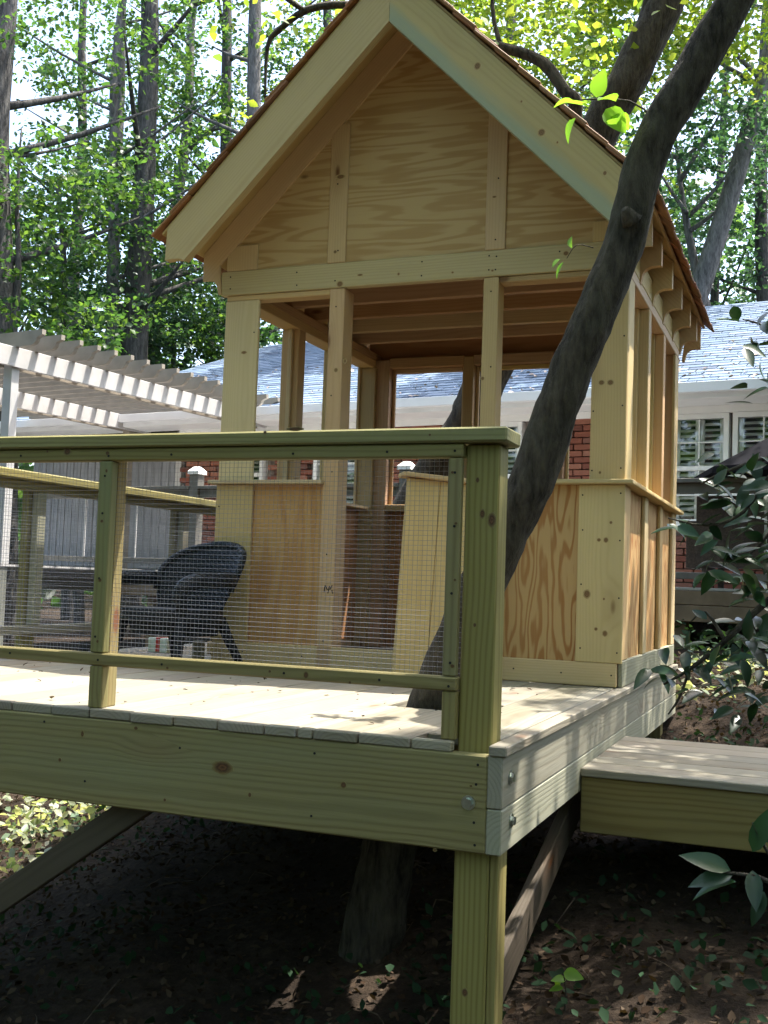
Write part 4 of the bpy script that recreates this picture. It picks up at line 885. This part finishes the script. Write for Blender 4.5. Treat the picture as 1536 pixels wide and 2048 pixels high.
# ------------------------------------------------------------------ forest
def ray(px_, py_, d):
    v = F_+R_*((px_-768)/2187.5)+U_*((1024-py_)/2187.5); v = v/math.hypot(v.x, v.y); return Vector((.6967, -2.584, .3837))+v*d
def tree(label, pa, pb, d, w, mat, crown, leaf='leafmid', n=36, size=.115, forks=(), group='forest trees behind the house', per=190, name='forest_tree', top=17):
    """trunk through two picture points at distance d; w = trunk diameter; crown = (dx0,dx1,dy0,dy1,z0,z1) round the trunk"""
    A = ray(*pa, d); B = ray(*pb, d); dr = (B-A); dr = dr/abs(dr.z)*(1 if dr.z > 0 else -1); zb = float(zg(A.x, A.y))
    base = A-dr*(A.z-zb); th = T(name, label, 'tree', tuple(base), I4, group); H = top
    pts = []; rad = []
    for i, f in enumerate((-.02, .03, .15, .3, .5, .7, .85, 1)):
        h = f*H; p = base+Vector((0, 0, h))+Vector((dr.x, dr.y, 0))*h*(1 if h < 8 else 8/h*.5+.5); j = .10 if 0 < i < 7 else 0
        pts.append(p+Vector((random.uniform(-j, j), random.uniform(-j, j), 0))); rad.append(w/2*(1.25 if i == 0 else 1.05 if i == 1 else 1-(1.2 if H < 9.5 else .75)*max(0, f-.25)))
    th.add('trunk', tube(pts, rad, M[mat], 12, 4, .05, len(label)))
    brs = []
    for k in range(9):
        h = random.uniform(.35, .95)*H; i = min(6, int(h/H*7)); p0 = base+Vector((dr.x, dr.y, 0))*h*(1 if h < 8 else 8/h*.5+.5)+Vector((0, 0, h)); a = random.uniform(0, 6.28); L = random.uniform(1.2, 2.8)*(1 if H > 9.5 else .5)
        brs.append(([p0, p0+Vector((math.cos(a)*L*.5, math.sin(a)*L*.5, L*.25)), p0+Vector((math.cos(a)*L, math.sin(a)*L, L*.55))], [w*.14, w*.09, w*.03]))
    for f in forks: brs.append(f)
    th.branches(brs, M[mat], 6, 2)
    x0, x1, y0, y1, z0, z1 = crown; cs_ = []
    for _ in range(n):
        z = random.uniform(z0, z1); a = random.uniform(0, 6.28); r = math.sqrt(random.random())
        off = Vector((dr.x, dr.y, 0))*(z-zb)
        cs_.append((np.array([base.x+off.x*.7+(x0+x1)/2+r*math.cos(a)*(x1-x0)/2, base.y+off.y*.7+(y0+y1)/2+r*math.sin(a)*(y1-y0)/2, z]), random.uniform(.4, 1.0)))
    q = sprays([c for c, r in cs_], [r for c, r in cs_], per); th.add('crown', leafmass(q, rng.uniform(size*.65, size*1.3, len(q)), M[leaf]))
    return th
C6 = lambda w_, z0, z1: (-w_, w_, -w_, w_, z0, z1)
tree('thick grey-barked trunk at the far left edge of the woods, left of the pergola', (2, 620), (-6, 100), 20, .58, 'barkfar', C6(2.6, 7.5, 14), 'leafmid', 34)
tree('thickest dark straight trunk in the woods left of the playhouse gable', (278, 430), (286, 170), 22, .56, 'barkfar', C6(2.6, 8.0, 15), 'leafmid', 44)
tree('slim grey trunk just left of the thickest dark trunk in the woods', (226, 450), (228, 150), 24, .30, 'barkpale', C6(2.2, 7, 15), 'leafmid', 36)
B3 = ray(372, 300, 26)
tree('forked grey trunk with a bare bent limb beside the sky gap', (360, 400), (388, 230), 26, .36, 'barkpale', (-4, 0, -2, 2, 9.5, 14), 'leafblue', 24, forks=[([B3, B3+Vector((.35, 0, .25)), B3+Vector((.8, .0, .45)), B3+Vector((1.2, 0, .3))], [.12, .09, .06, .02])])
tree('tall grey trunk close to the left slope of the playhouse roof', (508, 200), (516, 60), 22, .42, 'barkpale', C6(2.2, 9.5, 15), 'leafmid', 34)
tree('dark trunk high in the woods between the forked trunk and the roof slope', (440, 240), (432, 40), 25, .40, 'barkfar', C6(2.2, 9, 15), 'leafblue', 34)
tree('thin dark sapling stem over the scroll ends of the pergola', (352, 690), (347, 520), 26, .17, 'barkfar', C6(2.0, 5.6, 10), 'leafmid', 34, top=11)
tree('pale patched trunk standing behind the middle of the pergola', (226, 680), (228, 580), 22, .30, 'barkpale', C6(2.4, 4.6, 8.2), 'leafmid', 56, .10, top=13)
tree('leafy blue-green maple hanging over the near end of the pergola', (120, 640), (110, 420), 24, .22, 'barkfar', (-2.7, 2.8, -2, 2, 4.8, 9.0), 'leafblue', 74, .13, per=200, top=9.6)
tree('dark leafy understory tree left of the playhouse eave', (300, 690), (296, 560), 25, .28, 'barkfar', (-2.3, 2.6, -1.8, 1.8, 3.5, 7.8), 'leafblue', 72, .13, per=200, top=9.0)
tree('bright green young tree behind the house roof at the left corner', (420, 720), (424, 600), 25, .16, 'barkfar', (-2.0, 1.6, -1.4, 1.4, 2.2, 7.0), 'leafmid', 56, .125, per=200, top=7.5)
tree('mid green tree crowding the far left behind the pergola posts', (20, 690), (30, 500), 20, .25, 'barkfar', (-2.2, 2.2, -1.6, 1.6, 2.4, 7.4), 'leafmid', 70, .13, per=200, top=9)
tree('dark trunk in the deep woods far left of the sky gap', (150, 500), (154, 200), 28, .36, 'barkfar', C6(3.2, 5.5, 15), 'leafmid', 56, .12)
# right-hand side
tree('pale grey trunk leaning right over the bright end of the house roof', (1412, 545), (1500, 315), 20, .40, 'barkpale', (-1.0, 4.5, -2, 2, 7.5, 13), 'leafblue', 40)
tree('short pale trunk standing left of the leaning one above the house roof', (1404, 560), (1366, 390), 20.3, .36, 'barkpale', (-2.5, 1.2, -2, 2, 6.6, 11), 'leafblue', 44, top=9)
tree('dark slim trunk at the right edge beyond the house roof', (1438, 590), (1446, 430), 26, .24, 'barkfar', (-2.2, 3.0, -2, 2, 5.2, 9.5), 'leafblue', 56, .12)
tree('dark trunk behind the playhouse roof peak', (700, 400), (704, 100), 26, .40, 'barkfar', C6(3.0, 7.5, 15), 'leafyel', 50)
tree('leafy tree rising behind the right slope of the playhouse roof', (1010, 420), (1016, 120), 22, .34, 'barkfar', C6(3.0, 6.5, 12), 'leafyel', 62, .12)
tree('leafy tree between the dark leaning trunks above the house', (1180, 420), (1176, 120), 25, .34, 'barkfar', C6(3.0, 5.5, 12), 'leafblue', 62, .12)
tree('dense tree at the right margin above the house roof', (1530, 420), (1540, 120), 24, .34, 'barkfar', (-2.0, 3, -2, 2, 5.0, 11), 'leafblue', 62, .12)
# trees standing round the place outside the picture: they close the sky over it, with openings where the sun gets through
def around(x, y, r, z0, z1, leaf, label, n=80):
    zb = float(zg(x, y)); th = T('forest_tree', label, 'tree', (x, y, zb), I4, 'forest trees round the deck')
    th.add('trunk', tube([(x, y, zb-.2), (x+.1, y, zb+3), (x-.1, y+.1, zb+7), (x, y, zb+13)], [.25, .2, .15, .06], M['barkfar'], 10, 4, .05, 1))
    cs_ = []
    while len(cs_) < n:
        c = np.array([x+random.gauss(0, r*.5), y+random.gauss(0, r*.5), random.uniform(z0, z1)])
        if open_sun(c): cs_.append((c, random.uniform(.7, 1.25)))
    q = crown_pts(cs_, 34); th.add('crown', leafmass(q, rng.uniform(.18, .34, len(q)), M[leaf]))
AR = [(-9, -3, 4.5, 2, 12, 'leafmid', 'west of the chair'), (-7, -9, 4.5, 1, 12, 'leafmid', 'downhill to the left'), (-1, -11, 4.5, 0, 12, 'leafyel', 'straight downhill'), (6, -9, 4.5, 0, 12, 'leafmid', 'downhill to the right'), (9, -3, 4.5, 1, 12, 'leafmid', 'right of the step'), (10, 4, 4.5, 2, 12, 'leafblue', 'right of the rear deck'),
 (2, -16, 5, 0, 12, 'leafmid', 'furthest downhill'), (-13, -12, 5, 0, 12, 'leafmid', 'far downhill left'), (12, -12, 5, 0, 12, 'leafmid', 'far downhill right'), (3.5, -4.5, 4, 5.5, 12, 'leafyel', 'leaning over the viewer'), (-4.5, -5, 4, 5, 12, 'leafmid', 'leaning over the left railing'), (5.5, 1.5, 4, 6, 12, 'leafyel', 'with its crown over the step'), (0, 1, 5, 8.5, 13, 'leafmid', 'high over the playhouse roof')]
for *a_, lb in AR: around(*a_, 'tall tree in the woods round the deck, '+lb) if lb[:4] != 'high' else None
cs_ = []  # unseen high canopy added to dim the skylight, hung on the deck tree
while len(cs_) < 120:
    c = np.array([random.uniform(-6, 6), random.uniform(-5, 6), random.uniform(8.5, 12.5)])
    if open_sun(c): cs_.append((c, random.uniform(.7, 1.2)))
q = crown_pts(cs_, 34); t1.add('crown', leafmass(q, rng.uniform(.16, .3, len(q)), M['leafmid']))
th = tree('big spreading tree whose crown hangs over the left half of the house roof', (640, 420), (640, 120), 24, .4, 'barkfar', (-1, 1, -1, 1, 10, 13), 'leafmid', 20, top=15)
cs_ = []  # clumps added along the sun's path to shade the roof's left half
while len(cs_) < 240:
    k = random.uniform(5.5, 10); c = np.array([random.uniform(-8.5, -1.3), random.uniform(9.8, 14.6), 3.4])+np.array(SUN)*k
    if open_sun(c): cs_.append((c, random.uniform(.45, .8)))
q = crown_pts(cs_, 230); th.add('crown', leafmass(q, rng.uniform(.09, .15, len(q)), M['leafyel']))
# far woods as one mass
N_ = 30000; ang = rng.uniform(math.radians(35), math.radians(160), N_); dd = rng.uniform(33, 60, N_); zz = np.abs(rng.normal(0, 1, N_))*6.2
N2 = 30000; ang = np.concatenate([ang, rng.uniform(math.radians(155), math.radians(400), N2)]); dd = np.concatenate([dd, rng.uniform(17, 30, N2)]); zz = np.concatenate([zz, np.abs(rng.normal(0, 1, N2))*7])
x = .7+dd*np.cos(ang); y = -2.6+dd*np.sin(ang)
setting('far_woods', leafmass(np.stack([x, y, zg(x, y)+zz], 1), rng.uniform(.4, .85, N_+N2), M['leafmid']), 'stuff')
